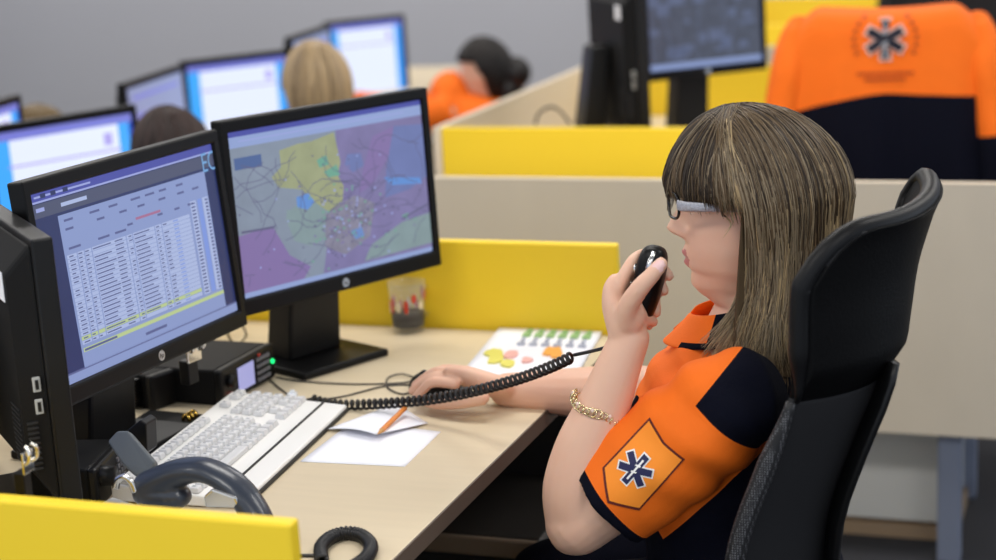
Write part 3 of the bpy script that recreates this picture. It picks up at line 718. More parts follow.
def headf(v, w):
    u = -.17+.28*v; a = 2*PI*w-PI
    f0, b0, h0 = interp(FRONT, u), interp(BACK, u), interp(HALF, u)
    c = (f0+b0)/2*.4+b0*.0; rf = f0-c; rb = c-b0
    ca, sa = math.cos(a), math.sin(a); p = .86
    x = c+(rf if ca > 0 else rb)*math.copysign(abs(ca)**p, ca); y = h0*math.copysign(abs(sa)**p, sa)
    if ca > 0:
        nose = interp([(-.056, 0), (-.050, .007), (-.043, .024), (-.036, .032), (-.028, .028), (-.016, .020), (-.004, .011), (.012, 0)], u)
        nw = interp([(-.055, .016), (-.04, .0145), (-.025, .0105), (0, .009)], u)
        x += nose*math.exp(-(abs(y)/nw)**2.4)
        x += .007*g(abs(y), .0155, .006)*g(u, -.044, .007)                    # wings of the nose
        x -= .011*g(abs(y), .031, .013)*g(u, .003, .012)                     # eye sockets
        x += .004*g(abs(y), .034, .018)*g(u, .024, .008)                      # brows
        x += .0075*g(y, 0, .019)*g(u, -.0715, .0062)+.0065*g(y, 0, .017)*g(u, -.0865, .0062)
        x -= .0045*g(y, 0, .024)*g(u, -.0795, .0024)
        x += .004*g(abs(y), .042, .016)*g(u, -.04, .02)                       # cheeks
        x += .003*g(y, 0, .018)*g(u, -.116, .012)
    return hd(x, y, u)
body = MB()
nv, nw = 90, 96
vs = [headf(i/(nv-1), j/nw) for i in range(nv) for j in range(nw)]
fs = [(i*nw+j, i*nw+(j+1) % nw, (i+1)*nw+(j+1) % nw, (i+1)*nw+j) for i in range(nv-1) for j in range(nw)]
fs += [tuple(range(nw-1, -1, -1)), tuple((nv-1)*nw+j for j in range(nw))]
body.add(vs, fs)
for s in (-1, 1):                                                            # ears
    body.ellipsoid(hd(-.012, s*.073, -.022), (.016, .008, .030), 14, 10)
# neck and trunk
NK = [(hd(-.004, 0, -.10), (.054, .050)), (hd(-.012, 0, -.145), (.054, .052)), (V((.358, -.62, .93)), (.060, .064)), (V((.352, -.625, .895)), (.075, .10))]
body.capsule([p for p, _ in NK], [(r[0], r[1]) for _, r in NK], 24, up=(1, 0, 0))
TR = [(.900, .360, .055, .075), (.885, .352, .085, .135), (.86, .345, .105, .165), (.82, .332, .122, .170), (.77, .325, .130, .168), (.70, .328, .125, .165), (.62, .342, .125, .172), (.54, .35, .13, .185), (.50, .35, .12, .18)]
def trunk(mb, grow):
    (mb.capsule if grow < 0 else mb.tube)([V((x, -.63, z)) for z, x, a, c in TR], [(a+grow, c+grow) for z, x, a, c in TR], 32, up=(1, 0, 0))
trunk(body, -.006)
# left arm, raised; right arm, on the desk
LS, LE, LW = V((0.3721, -0.7950, 0.8708)), V((0.1602, -0.8450, 0.6994)), V((0.2316, -0.8000, 0.9563))
LA = crom([(*V((.37, -.74, .865)), .055), (*LS, .060), (*LS.lerp(LE, .5), .054), (*LS.lerp(LE, .82), .050), (*LE, .047)], 5)
body.capsule([p[:3] for p in LA], [p[3] for p in LA], 20)
LF = crom([(*LE, .046), (*V((0.1615, -0.8430, 0.7460)), .050), (*V((0.1729, -0.8350, 0.8025)), .0445), (*V((0.1958, -0.8220, 0.8606)), .0375), (*V((0.2159, -0.8100, 0.9156)), .0315), (*LW, .0275)], 5)
body.capsule([p[:3] for p in LF], [(p[3], p[3]*.95) for p in LF], 20)
body.ellipsoid(V((0.1535, -0.8480, 0.6911)), (.036, .04, .038), 14, 10)
RS, RE, RW = V((.345, -.475, .855)), V((.165, -.425, .757)), V((-0.0755, -0.4620, 0.7643))
RA = crom([(.355, -.54, .86, .055), (*RS, .056), (*RS.lerp(RE, .5), .050), (*RE, .043)], 5)
body.capsule([p[:3] for p in RA], [p[3] for p in RA], 18)
RF = crom([(*RE, .047), (*RE.lerp(RW, .3), .046), (*RE.lerp(RW, .7), .036), (*RW, .028)], 5)
body.capsule([p[:3] for p in RF], [(p[3], p[3]*1.05) for p in RF], 18)
# legs under the desk
for s in (-1, 1):
    y = -.63+s*.10
    body.capsule([(.33, y, .52), (.15, y+s*.01, .505), (.0, y+s*.02, .455)], [.085, .075, .058], 18)
    body.capsule([(.0, y+s*.02, .45), (-.01, y+s*.02, .28), (.0, y+s*.02, .08)], [.056, .052, .034], 16)
# left hand round the microphone
def fin(pts, r):
    body.capsule(crom([tuple(p) for p in pts], 4), [lerp(r[0], r[1], i/(4*(len(pts)-1))) for i in range(4*(len(pts)-1)+1)], 12)
hand = MB()
PALM = [((0.2300, -0.8000, 0.9505), (.026, .024)), ((0.2222, -0.7950, 0.9730), (.024, .033)), ((0.2131, -0.7850, 0.9943), (.021, .039)), ((0.2096, -0.7750, 1.0145), (.017, .040)), ((0.2115, -0.7700, 1.0261), (.012, .036))]
body.capsule(crom([p for p, _ in PALM], 4), [PALM[min(i//4, 4)][1] if i % 4 == 0 else tuple(lerp(PALM[i//4][1][q], PALM[i//4+1][1][q], (i % 4)/4) for q in (0, 1)) for i in range(17)], 18, up=(1, 0, 0))
body.ellipsoid(V((0.2374, -0.8120, 0.9922)), (.020, .018, .028), 14, 10)            # ball of the thumb
# fingers: knuckle, first joint, second joint, tip
FG = [[(0.2145, -0.7970, 1.0200), (0.2253, -0.7920, 1.0444), (0.2354, -0.7750, 1.0619), (0.2453, -0.7480, 1.0618), (0.2607, -0.7380, 1.0443), (0.2742, -0.7420, 1.0314)],
      [(0.2104, -0.7780, 1.0124), (0.2226, -0.7680, 1.0331), (0.2333, -0.7430, 1.0404), (0.2523, -0.7350, 1.0277), (0.2664, -0.7420, 1.0097)],
      [(0.2059, -0.7580, 1.0016), (0.2129, -0.7450, 1.0159), (0.2298, -0.7330, 1.0136), (0.2513, -0.7400, 0.9987), (0.2562, -0.7500, 0.9799)],
      [(0.2067, -0.7420, 0.9861), (0.2146, -0.7330, 0.9928), (0.2319, -0.7330, 0.9891), (0.2454, -0.7420, 0.9760), (0.2461, -0.7520, 0.9613)]]
for q, r in zip(FG, ((.0098, .0080), (.0100, .0078), (.0096, .0076), (.0088, .0070))): fin(q, r)
TH = [(0.2323, -0.8150, 0.9829), (0.2375, -0.8260, 1.0069), (0.2567, -0.8320, 1.0354), (0.2723, -0.8260, 1.0524), (0.2830, -0.8180, 1.0660)]
fin(TH, (.0165, .0098))
fin([(0.2469, -0.8000, 0.9937), (0.2525, -0.7850, 0.9816), (0.2568, -0.7700, 0.9721)], (.010, .008))
# right hand on the mouse
c0 = V((-0.1010, -0.5132, 0.7850))
PR = [(RW, (.022, .028)), (V((-0.0887, -0.4997, 0.7850)), (.018, .034)), (V((-0.1235, -0.4884, 0.7900)), (.016, .040)), (V((-0.1537, -0.4820, 0.7900)), (.012, .038))]
body.capsule(crom([p for p, _ in PR], 4), [PR[min(i//4, 3)][1] if i % 4 == 0 else tuple(lerp(PR[i//4][1][q], PR[i//4+1][1][q], (i % 4)/4) for q in (0, 1)) for i in range(13)], 16, up=(0, 0, 1))
kx = V((-0.1512, -0.4884, 0.7920))
for dy, ln, dz in ((.030, .070, .0), (.010, .080, .003), (-.011, .076, .0), (-.030, .058, -.004)):
    a = kx+V((.004-abs(dy)*.2, dy, dz)); d_ = V((-1, dy*.15, 0))
    fin([a+V((.012, 0, 0)), a+d_*ln*.45+V((0, 0, .001)), a+d_*ln*.8+V((0, 0, -.014)), a+d_*ln+V((0, 0, -.026))], (.0096, .0076))
fin([V((-0.0870, -0.5439, 0.7750)), V((-0.1196, -0.5487, 0.7680)), V((-0.1607, -0.5409, 0.7600)), V((-0.1859, -0.5303, 0.7570))], (.0125, .0085))
bme = remeshed(body, .0032, 7, .5)
for v in bme.vertices: v.co -= WB
for mm in (SKIN, LIP, NAIL): bme.materials.append(mm)
tn = V(TH[-1])-WB; t2 = (V(TH[-1])-V(TH[-2])).normalized()
for p in bme.polygons:
    q = p.center+WB-HC; f_, s_, u_ = q.dot(HF), q.dot(HS), q.z
    if f_ > .070 and abs(s_) < .021 and -.090-.002 < u_ < -.068+.004*abs(s_)/.02 and abs(s_) < .021-abs(u_+.079)*.5: p.material_index = 1
    d_ = p.center-tn
    if -.010 < d_.dot(t2) < .012 and d_.length < .016 and p.normal.y < -.55 and abs((d_-t2*d_.dot(t2)).x) < .009: p.material_index = 2
o = bpy.data.objects.new('body', bme); COL.objects.link(o); o.parent = woman
EYE = mat('eye_white', (235, 230, 225), .2); IRIS = mat('iris', (70, 50, 35), .2)
for s in (-1, 1):
    e = MB(); c = hd(.0715, s*.031, .003); e.ellipsoid(c, (.0115,)*3, 18, 12)
    e.ellipsoid(c+HF*.0078, (.005, .005, .005), 12, 8, 1); e.build('eye', [EYE, IRIS], woman)

# ---------------------------------------------------------------- her clothes
def cut(bm, co, no): bmesh.ops.bisect_plane(bm, geom=bm.verts[:]+bm.edges[:]+bm.faces[:], plane_co=co, plane_no=no)
sh = MB(); trunk(sh, .012)
sh.capsule([V((.352, -.53, .855)), V((.352, -.63, .875)), V((.352, -.73, .855))], [.056, .055, .056], 20)
SL = crom([(*V((.362, -.70, .855)), .055), (*V((.372, -.765, .855)), .064), (*LS, .076), (*LS.lerp(LE, .38), .081), (*LS.lerp(LE, .62), .079), (*LS.lerp(LE, .82), .074)], 5)
sh.tube([p[:3] for p in SL], [(p[3], p[3]*.97) for p in SL], 28)
SR = crom([(.352, -.56, .862, .060), (*RS, .070), (*RS.lerp(RE, .4), .070), (*RS.lerp(RE, .72), .066)], 5)
sh.tube([p[:3] for p in SR], [p[3] for p in SR], 24)
# soft folds along the arm and across the chest
sme = remeshed(sh, .0045, 8, .5)
bm = bmesh.new(); bm.from_mesh(sme)
ad = (LE-LS).normalized(); hemc = LS.lerp(LE, .758); rad_ = (RE-RS).normalized(); hemr = RS.lerp(RE, .68)
# wrinkles: displace along normals by a few stretched waves
for v in bm.verts:
    q = v.co; al = (q-LS).dot(ad)
    k = max(0, 1-abs(al-.04)/.16)
    w_ = .0048*math.sin(95*(q.x*.55+q.z*.85)+9*q.y)*k+.0018*math.sin(60*q.z-40*q.x+25*q.y)
    v.co += v.normal*w_
def pl(p, q):
    """a plane through two points, running straight across the body"""
    a, b_ = V(p), V(q); d = (b_-a); no = V((d.z, 0, -d.x)).normalized(); return a, no
S1 = pl((0.4007, -0.8000, 0.9662), (0.3370, -0.8400, 0.8854)); S2 = pl((0.3370, -0.8400, 0.8854), (0.4188, -0.8700, 0.8081)); S3 = pl((0.4188, -0.8700, 0.8081), (0.2690, -0.8700, 0.6624)); ZA = V((0.3370, -0.8400, 0.8854)).z; ZB = V((0.4188, -0.8700, 0.8081)).z
cut(bm, V((0, 0, ZA)), V((0, 0, 1))); cut(bm, V((0, 0, ZB)), V((0, 0, 1)))
for co, no in (S1, S2, S3): cut(bm, co, no)
cut(bm, hemc, ad); cut(bm, hemr, rad_)
cut(bm, V((.30, 0, 0)), V((1, 0, 0))); cut(bm, V((0, -.63, 0)), V((0, 1, 0)))
bm.normal_update()
def side(P, q): return (q-P[0]).dot(P[1])
def sleeve_d(q): return (q-LS-ad*(q-LS).dot(ad)).length
for f in bm.faces:
    q = f.calc_center_median(); f.smooth = True; mi = 1
    if q.y < -.63:
        s1, s2, s3 = side(S1, q), side(S2, q), side(S3, q)
        mi = 0 if (s1 > 0 if q.z > ZA else s2 > 0 if q.z > ZB else s3 > 0) and q.z > .60 else 1
        if (q-hemc).dot(ad) > 0: mi = 1
    else:
        mi = 0 if q.x < .32 and q.z > .62 else 1
        if (q-hemr).dot(rad_) > 0 and (q-RE).length < .13: mi = 1
    f.material_index = mi
bm.to_mesh(sme); 
bvh = BVHTree.FromBMesh(bm); bm.free()
for mm in (ORANGE, NAVY): sme.materials.append(mm)
for v in sme.vertices: v.co -= WB
shirt = bpy.data.objects.new('shirt', sme); COL.objects.link(shirt); shirt.parent = woman; WORLD['shirt'] = WB
# collar: two leaves round the neck
def collar(u, v):
    a = lerp(-2.9, 2.9, u); ca, sa = math.cos(a), math.sin(a)
    r = lerp(.066, .098, v)*(1+.10*max(0, -ca)); c = V((.345, -.622, .0))
    fr_ = max(0, -ca); r = lerp(.064*(1+.10*fr_), .098*(1+.16*fr_), v)
    x = c.x+ca*r*.98; y = c.y+sa*r; z = lerp(.968+.014*ca, .924+.012*ca, v**.8)
    return V((x, y, z))
m = MB(); m.grid(collar, 40, 6)
for i, f in enumerate(m.f):
    q = sum((V(m.v[k]) for k in f), V())/4; m.m[i] = 1 if q.x > .325 or (i % 5 == 4 and q.x > .272) else 0
co_ = m.build('collar', [ORANGE, NAVY], shirt, solid=.004, subd=1)
# placket and ribbon with badge
m = MB().tube([V((.262, -.632, .905)), V((.236, -.634, .875)), V((.205, -.636, .83)), V((.188, -.636, .78))], [(.004, .014)]*4, 10, up=(1, 0, .4)); m.build('placket', ORANGE, shirt)
rb = MB().tube([(0.2154, -0.7000, 0.8360), (0.2100, -0.7150, 0.8222), (0.2047, -0.7300, 0.8086), (0.2008, -0.7400, 0.7876)], [(.003, .013)]*4, 10, up=(1, 0, .3))
r_ = rb.build('ribbon', NAVY, woman)
MB().tube([(0.2253, -0.7150, 0.8366), (0.2200, -0.7300, 0.8245), (0.2148, -0.7450, 0.8110)], .0018, 6).build('white_edge', PAPER, r_)
for k_ in range(4): MB().box(V((0.2160, -0.7370, 0.8250)).lerp(V((0.2103, -0.7500, 0.8139)), k_/3), (.004, .004, .006)).build('white_letter', PAPER, r_)
# trousers
tr = MB()
tr.capsule([(.345, -.63, .55), (.34, -.63, .50)], [(.137, .20), (.145, .20)], 28, up=(1, 0, 0))
for s in (-1, 1):
    y = -.63+s*.10
    tr.capsule([(.33, y, .52), (.15, y+s*.01, .505), (.0, y+s*.02, .455)], [.097, .086, .070], 18)
    tr.tube([(-.003, y+s*.02, .455), (-.01, y+s*.02, .28), (.0, y+s*.02, .10)], [.068, .064, .055], 16)
tme = remeshed(tr, .007, 6)
for v in tme.vertices: v.co -= WB
tme.materials.append(NAVY); o = bpy.data.objects.new('trousers', tme); COL.objects.link(o); o.parent = woman
for s in (-1, 1):
    y = -.63+s*.12; m = MB().capsule([(.02, y, .035), (-.06, y, .04), (-.16, y, .03)], [.036, .04, .033], 14); m.ellipsoid((.0, y, .06), (.05, .038, .05), 14, 10)
    m.build('shoe', BLK, woman)

# sleeve patch, draped on the sleeve
def sub2d(poly, step):
    """fine triangulated fill of a convex or star polygon, in its own plane"""
    bm = bmesh.new(); vs = [bm.verts.new((x, y, 0)) for x, y in poly]; bm.faces.new(vs)
    xs = [p[0] for p in poly]; ys = [p[1] for p in poly]
    x = min(xs)+step
    while x < max(xs): cut(bm, V((x, 0, 0)), V((1, 0, 0))); x += step
    y = min(ys)+step
    while y < max(ys): cut(bm, V((0, y, 0)), V((0, 1, 0))); y += step
    bm.verts.ensure_lookup_table(); bm.verts.index_update()
    r = ([tuple(v.co)[:2] for v in bm.verts], [tuple(v.index for v in f.verts) for f in bm.faces]); bm.free(); return r
def drape(mb, poly, org, ux, uy, no, tree, off, mi, step=.006):
    vs, fs = sub2d(poly, step); out = []
    for x, y in vs:
        p = org+ux*x+uy*y; h = tree.ray_cast(p+no*.15, -no, .4)
        out.append((h[0] if h[0] else p)+no*off)
    mb.add(out, fs, mi, True)
def star_of_life(s, wd):
    pts = []
    for k in range(6):
        a = PI/2-k*PI/3; d_ = (math.cos(a), math.sin(a)); n_ = (math.sin(a), -math.cos(a))
        pts += [(d_[0]*s-n_[0]*wd, d_[1]*s-n_[1]*wd), (d_[0]*s+n_[0]*wd, d_[1]*s+n_[1]*wd)]
        a2 = a-PI/6; q = wd/math.sin(PI/6)*1.0; pts.append((math.cos(a2)*q, math.sin(a2)*q))
    return pts
def bars(mb, s, wd, fn, mi, off):
    for k in range(3):
        a = PI/2-k*PI/3; d_ = (math.cos(a), math.sin(a)); n_ = (math.sin(a)*wd, -math.cos(a)*wd)
        fn(mb, [(-d_[0]*s-n_[0], -d_[1]*s-n_[1]), (-d_[0]*s+n_[0], -d_[1]*s+n_[1]), (d_[0]*s+n_[0], d_[1]*s+n_[1]), (d_[0]*s-n_[0], d_[1]*s-n_[1])], mi, off+k*.00012)
PO = V((0.2715, -0.9200, 0.8110)); pn = V((.12, -.985, .12)).normalized()
# the arm runs down to the left; patch axis = across the arm
px_ = (V((0.3259, -0.9200, 0.8203))-V((0.2178, -0.9200, 0.8059)));
def onP(px): return px
PT = [(0.2801, -0.9200, 0.8683), (0.2996, -0.9200, 0.8406), (0.3259, -0.9200, 0.8203), (0.2668, -0.9200, 0.7504), (0.2272, -0.9200, 0.7601), (0.2190, -0.9200, 0.8018)]
ux = V((1, 0, 0)); ux = (ux-pn*ux.dot(pn)).normalized(); uy = pn.cross(ux)*-1
if uy.z < 0: uy = -uy
poly = [((V(p)-PO).dot(ux), (V(p)-PO).dot(uy)) for p in PT]
cxp = sum(p[0] for p in poly)/6; cyp = sum(p[1] for p in poly)/6
big = [((x-cxp)*1.075+cxp, (y-cyp)*1.075+cyp) for x, y in poly]
PMAT = [mat('patch_border', (96, 28, 20), .7), mat('patch_orange', (252, 146, 40), .75), mat('patch_white', (240, 238, 235), .7), mat('patch_navy', (34, 36, 78), .7)]
m = MB()
fn = lambda mb, pg, mi, off: drape(mb, pg, PO, ux, uy, pn, bvh, off, mi)
fn(m, big, 0, .0012); fn(m, poly, 1, .0020)
cc = V((0.2631, -0.9200, 0.8049)); sx, sy = (cc-PO).dot(ux), (cc-PO).dot(uy); rot = -8*D
def sh_(pg): return [(sx+x*math.cos(rot)-y*math.sin(rot), sy+x*math.sin(rot)+y*math.cos(rot)) for x, y in pg]
fs_ = lambda mb, pg, mi, off: fn(mb, sh_(pg), mi, off)
rot0 = rot; rot = 20*D
bars(m, .0255, .0066, fs_, 2, .0026); bars(m, .0235, .0048, fs_, 3, .0032)
rot = -40*D
fs_(m, [(-.0013, -.017), (.0013, -.017), (.0013, .017), (-.0013, .017)], 2, .0040)
fs_(m, [(-.004, .004), (.003, .007), (.003, .0095), (-.004, .0065)], 2, .0042); fs_(m, [(-.003, -.006), (.004, -.003), (.004, -.0005), (-.003, -.0035)], 2, .0042)
m.build('sleeve_patch', PMAT, woman, fixn=False)

# glasses and bracelet
GLF = mat('black_glasses_frame', (18, 16, 18), .2); GLS = mat('glitter_silver', (165, 165, 172), .4, metal=.3, noise=.95, nscale=650)
LENS = mat('lens', (250, 252, 255), .02, trans=1, ior=1.02, alpha=.25)
gl = MB()
for s in (-1, 1):
    P = []
    for i in range(28):
        a = 2*PI*i/28; yy = .0265*math.copysign(abs(math.cos(a))**.8, math.cos(a)); zz = .0185*math.copysign(abs(math.sin(a))**.8, math.sin(a))
        P.append(hd(.108-.30*max(0, abs(yy+.031)-.02)*.9-.10*zz*0, s*(.033+yy), +.004+zz))
    gl.tube(P, .0022, 8, closed=True)
gl.tube([hd(.108, -.009, .009), hd(.111, 0, .011), hd(.108, .009, .009)], .002, 8)
gf = gl.build('glasses', GLF, woman)
for s in (-1, 1):
    m = MB(); P = []
    for i in range(24):
        a = 2*PI*i/24; yy = .0238*math.copysign(abs(math.cos(a))**.8, math.cos(a)); zz = .0158*math.copysign(abs(math.sin(a))**.8, math.sin(a))
        P.append(hd(.108-.27*max(0, abs(yy+.031)-.02), s*(.033+yy), +.004+zz))
    m.add(P, [tuple(range(24))]); m.build('lens', LENS, gf)
    tm = MB(); T_ = crom([hd(.100, s*.0585, .008), hd(.085, s*.073, .008), hd(.04, s*.083, .006), hd(-.01, s*.084, .002), hd(-.03, s*.082, -.012)], 6)
    tm.tube(T_, [(lerp(.0078, .0040, i/(len(T_)-1)), .0018) for i in range(len(T_))], 10, up=(0, 0, 1)); tm.build('temple', GLS, gf)
bc = V((0.1885, -0.8220, 0.8573)); ba = (V((0.2104, -0.8120, 0.9058))-V((0.1761, -0.8350, 0.8100))).normalized()
e1 = V((0, -1, 0)); e1 = (e1-ba*e1.dot(ba)).normalized(); e2_ = ba.cross(e1)
br = MB(); R0 = .0385; rr = random.Random(2)
tilt = -.006
for k_ in range(30):
    a = 2*PI*k_/30; c = bc+(e1*math.cos(a)+e2_*math.sin(a))*(R0+.002)+ba*(.004*math.sin(3*a)+tilt*math.sin(a))
    rn = (e1*math.cos(a)+e2_*math.sin(a)); tg = ba.cross(rn)
    rad0 = rr.uniform(.0045, .0062)
    P = [c+(tg*math.cos(b2)*1.15+ba*math.sin(b2))*rad0+rn*.0012*math.cos(2*b2) for b2 in [2*PI*i/10 for i in range(10)]]
    br.tube(P, .0011, 6, closed=True)
    if k_ % 3 == 0: br.ellipsoid(c+ba*.003, (.003, .003, .003), 8, 6, 1)
br.build('bracelet', [mat('pale_gold', (222, 205, 160), .18, metal=1), mat('pearl', (232, 205, 190), .15, coat=.6)], woman)

# ---------------------------------------------------------------- her hair
HM = [mat('hair_root', (52, 40, 29), .42, spec=.4), mat('hair_brown', (98, 80, 58), .42, spec=.4), mat('hair_ash', (140, 124, 100), .42, spec=.4), mat('hair_blonde', (180, 156, 118), .42, spec=.4), mat('hair_dark', (46, 36, 27), .45, spec=.35)]
def hairp(ph, t, dr=0.0, ln=0.0, off=0.0):
    """ph: azimuth from the forehead (0) round the left (90) to the back (180); t: crown 0 .. tip 1. local f, s, u"""
    a = abs(ph); sg = 1 if ph >= 0 else -1; d_ = a/180
    ca, sa = math.cos(math.radians(a)), math.sin(math.radians(a))
    F_, B_, S_, U_ = .118, .148, .100, .136
    R_ = (F_ if ca > 0 else B_)
    end = interp([(0, .022), (30, .019), (52, .013), (70, .011), (84, .009), (84.5, -.20), (100, -.228), (130, -.235), (180, -.225)], a)+ln
    # arc over the dome then a fall
    L0 = .5
    if end > -.02: L0 = 1.0
    # crown whorl set back a little
    if t < L0 or end > -.02:
        k = t/L0; el = (1-k)*PI/2 if end < -.02 else (PI/2)*(1-k)+math.asin(max(-.6, min(1, end/U_)))*k
        rr_ = math.cos(el)
        rr_ = abs(rr_)**.92
        f = R_*ca*rr_-.012*(1-k); s = S_*sa*rr_; u = U_*math.sin(el)
        if ca > 0: f += .012*math.sin(k*PI)*ca
        if end > -.02: f *= 1-.06*k**6
        if off:
            f += off*max(0, 1-k)**1.3
            rr2 = F_ if f > 0 else B_; q2 = math.sqrt((f/rr2)**2+(s/S_)**2+(u/U_)**2)
            if q2 > 1 and u > 0: f, s, u = f/q2, s/q2, u/q2
    else:
        k = (t-L0)/(1-L0); u = end*k
        nar = 1-.16*math.sin(min(1, k*1.25)*PI/2*1.0)*(1-.75*max(0, k-.55)/.45)
        f = R_*ca; s = S_*sa*nar
        if ca < 0: f = f*(1-(.10+.20*ca*ca)*k)
        fr = max(0, 1-abs(a-84)/30)*(1 if sg > 0 else -.6)
        f += fr*(-.006*math.sin(k*PI)+.018*k**4)
        s += fr*-.006*k
        if k > .8: s += .034*((k-.8)/.2)**1.2*sa; f += .008*(k-.8)/.2*(1 if ca > -.3 else -.5)
    q = 1+dr
    return hd(f*q, sg*s*q, u*(1+dr*.7) if u > 0 else u)
cap = MB()
def capf(i, j): return hairp(lerp(-180, 180, i), j, -.045, 0)
cap.grid(capf, 145, 26, wrap=False)
hair = cap.build('hair', [mat('hair_under', (88, 73, 54), .6, spec=.2)], woman, fixn=False, solid=.003)
rr = random.Random(21)
st = MB()
def strand(ph, t0, dr, ln, r, mats, rootlen, cl):
    """cl: the lock it belongs to (phase, amplitude, drift)"""
    w2, amp, dri, flip = cl; amp *= 1.25; flip *= 1 if ph > 0 else -.2; n = 18; P = []
    off0 = lerp(.080, -.030, min(1, max(0, (abs(ph)-84)/80))) if abs(ph) > 84 else .03
    o1 = rr.gauss(0, .008); w1 = rr.uniform(-1, 1); lng = abs(ph) > 84
    for i in range(n):
        t = t0+(1-t0)*i/(n-1); a_ = abs(ph)
        sw = 24*(1-t)**2 if a_ < 70 else -8*(1-t)*(1 if ph > 0 else -1)
        p = hairp(max(-180, min(180, (lambda z: (z if z > 84.5 else 84.6) if lng and ph > 0 else (z if z < -84.5 else -84.6) if lng else max(-84, min(84, z)))(ph+sw+dri*t*t+w1*1.5*t))), t, dr+.012*math.sin(t*7+w2)*t, ln, off0+o1)
        if lng:
            k = max(0, t-.45)/.55
            p += HF*(amp*math.sin(t*10+w2)*k+flip*k**3*(1 if a_ < 120 else -.4))+V((0, 0, 1))*(abs(flip)*.5*k**4)
            p += HS*(.4*amp*math.cos(t*9+w2)*k)*(1 if ph > 0 else -1)
        else: p += HF*amp*.25*math.sin(t*5+w2)*t-HF*.004*t**4
        P.append(p)
    k0 = len(st.f); st.tube(P, [r*(.6 if i == 0 else 1 if i < n-5 else lerp(1, .2, (i-n+5)/4)) for i in range(n)], 4)
    for i in range(k0, len(st.f)):
        q_ = min((i-k0)//4, n-2)/(n-2); st.m[i] = mats[0] if q_ < rootlen else mats[1] if q_ < rootlen+.33 else mats[-1]
for c_ in range(520):
    ph0 = rr.uniform(-180, 180)
    if rr.random() < .55: ph0 = abs(ph0)
    a = abs(ph0); cl = (rr.uniform(0, 6.28), rr.uniform(.002, .010), rr.gauss(0, 5), rr.uniform(-.014, .042))
    dr0 = rr.uniform(-.045, .030); ln0 = rr.gauss(0, .014) if a > 75 else rr.gauss(0, .005)
    q = rr.random()
    tone = (4, 0, 1)[int(q*3)] if a < 62 else (1 if q < .27 else 2 if q < .70 else 3 if q < .92 else 0)
    for s_ in range(10):
        mt2 = tone if rr.random() < .82 else rr.choice((0, 1, 2) if a > 62 else (0, 1, 4))
        root = rr.choice((0, 1, 1)) if a > 62 else rr.choice((4, 0, 0))
        strand(ph0+rr.gauss(0, 2.2), rr.uniform(0, .08), dr0+rr.gauss(0, .008), ln0+rr.gauss(0, .006), rr.uniform(.0006, .0013), (root, mt2, {1: 2, 2: rr.choice((2, 2, 3)), 0: 1, 3: 3, 4: 0}[mt2] if a > 84 else mt2), rr.uniform(.22, .62) if a > 62 else rr.uniform(.05, .5), cl)
for i in range(420):
    strand(rr.uniform(84.8, 92)*(1 if rr.random() < .75 else -1), rr.uniform(0, .08), rr.uniform(-.03, .015), rr.gauss(0, .012), rr.uniform(.0006, .0012), (rr.choice((0, 1)), rr.choice((1, 2, 2)), rr.choice((2, 3))), rr.uniform(.2, .6), (rr.uniform(0, 6), .006, rr.gauss(0, 3), rr.uniform(-.01, .04)))
for i in range(50):
    strand(rr.uniform(20, 180), rr.uniform(0, .3), rr.uniform(.03, .07), rr.gauss(0, .02), .00035, (1, 2), 0, (rr.uniform(0, 6), .008, rr.gauss(0, 8), rr.uniform(-.02, .03)))
st.build('strands', HM, hair, fixn=False)

# ---------------------------------------------------------------- her chair
LEA = mat('black_leather', (4, 4, 5), .5, spec=.12, bump=.12, bscale=260); MESHM = mat('black_mesh_cloth', (11, 11, 15), .8); LEAT = mat('leather_piping', (9, 9, 11), .45, spec=.25)
DOT = bpy.data.materials.new('mesh_edge_lit_dots'); DOT.use_nodes = True
nt = DOT.node_tree; b = nt.nodes['Principled BSDF']; b.inputs['Roughness'].default_value = .6
tc = nt.nodes.new('ShaderNodeTexCoord'); vo = nt.nodes.new('ShaderNodeTexVoronoi'); vo.inputs['Scale'].default_value = 300; vo.inputs['Randomness'].default_value = .15
rp = nt.nodes.new('ShaderNodeValToRGB'); rp.color_ramp.elements[0].color = lin((118, 118, 122))+(1,); rp.color_ramp.elements[0].position = .22; rp.color_ramp.elements[1].color = lin((12, 12, 15))+(1,); rp.color_ramp.elements[1].position = .34  # pale dots paint the light caught by the mesh fibres
nt.links.new(tc.outputs['Object'], vo.inputs['Vector']); nt.links.new(vo.outputs['Distance'], rp.inputs['Fac']); nt.links.new(rp.outputs['Color'], b.inputs['Base Color'])
ca_ = 168*D; CF = V((math.cos(ca_), math.sin(ca_), 0)); CS = V((-math.sin(ca_)*1, math.cos(ca_), 0))*-1     # facing, and from near to far
if CS.y < 0: CS = -CS
chair = thing('office_chair', 'black high backed office chair the woman sits in, with leather headrest', 'chair', (.42, -.70, 0), world=True)
EDG = [(V((.385, -.95, .60)), .36), (V((0.4047, -0.9500, 0.7272)), .305), (V((0.4414, -0.9500, 0.8318)), .275), (V((0.4756, -0.9500, 0.9240)), .272), (V((0.4790, -0.9500, 0.9917)), .305), (V((0.4809, -0.9500, 1.0558)), .34), (V((0.4902, -0.9500, 1.1092)), .375), (V((0.5003, -0.9500, 1.1420)), .392)]
EX = crom([(*p, w) for p, w in EDG], 6)
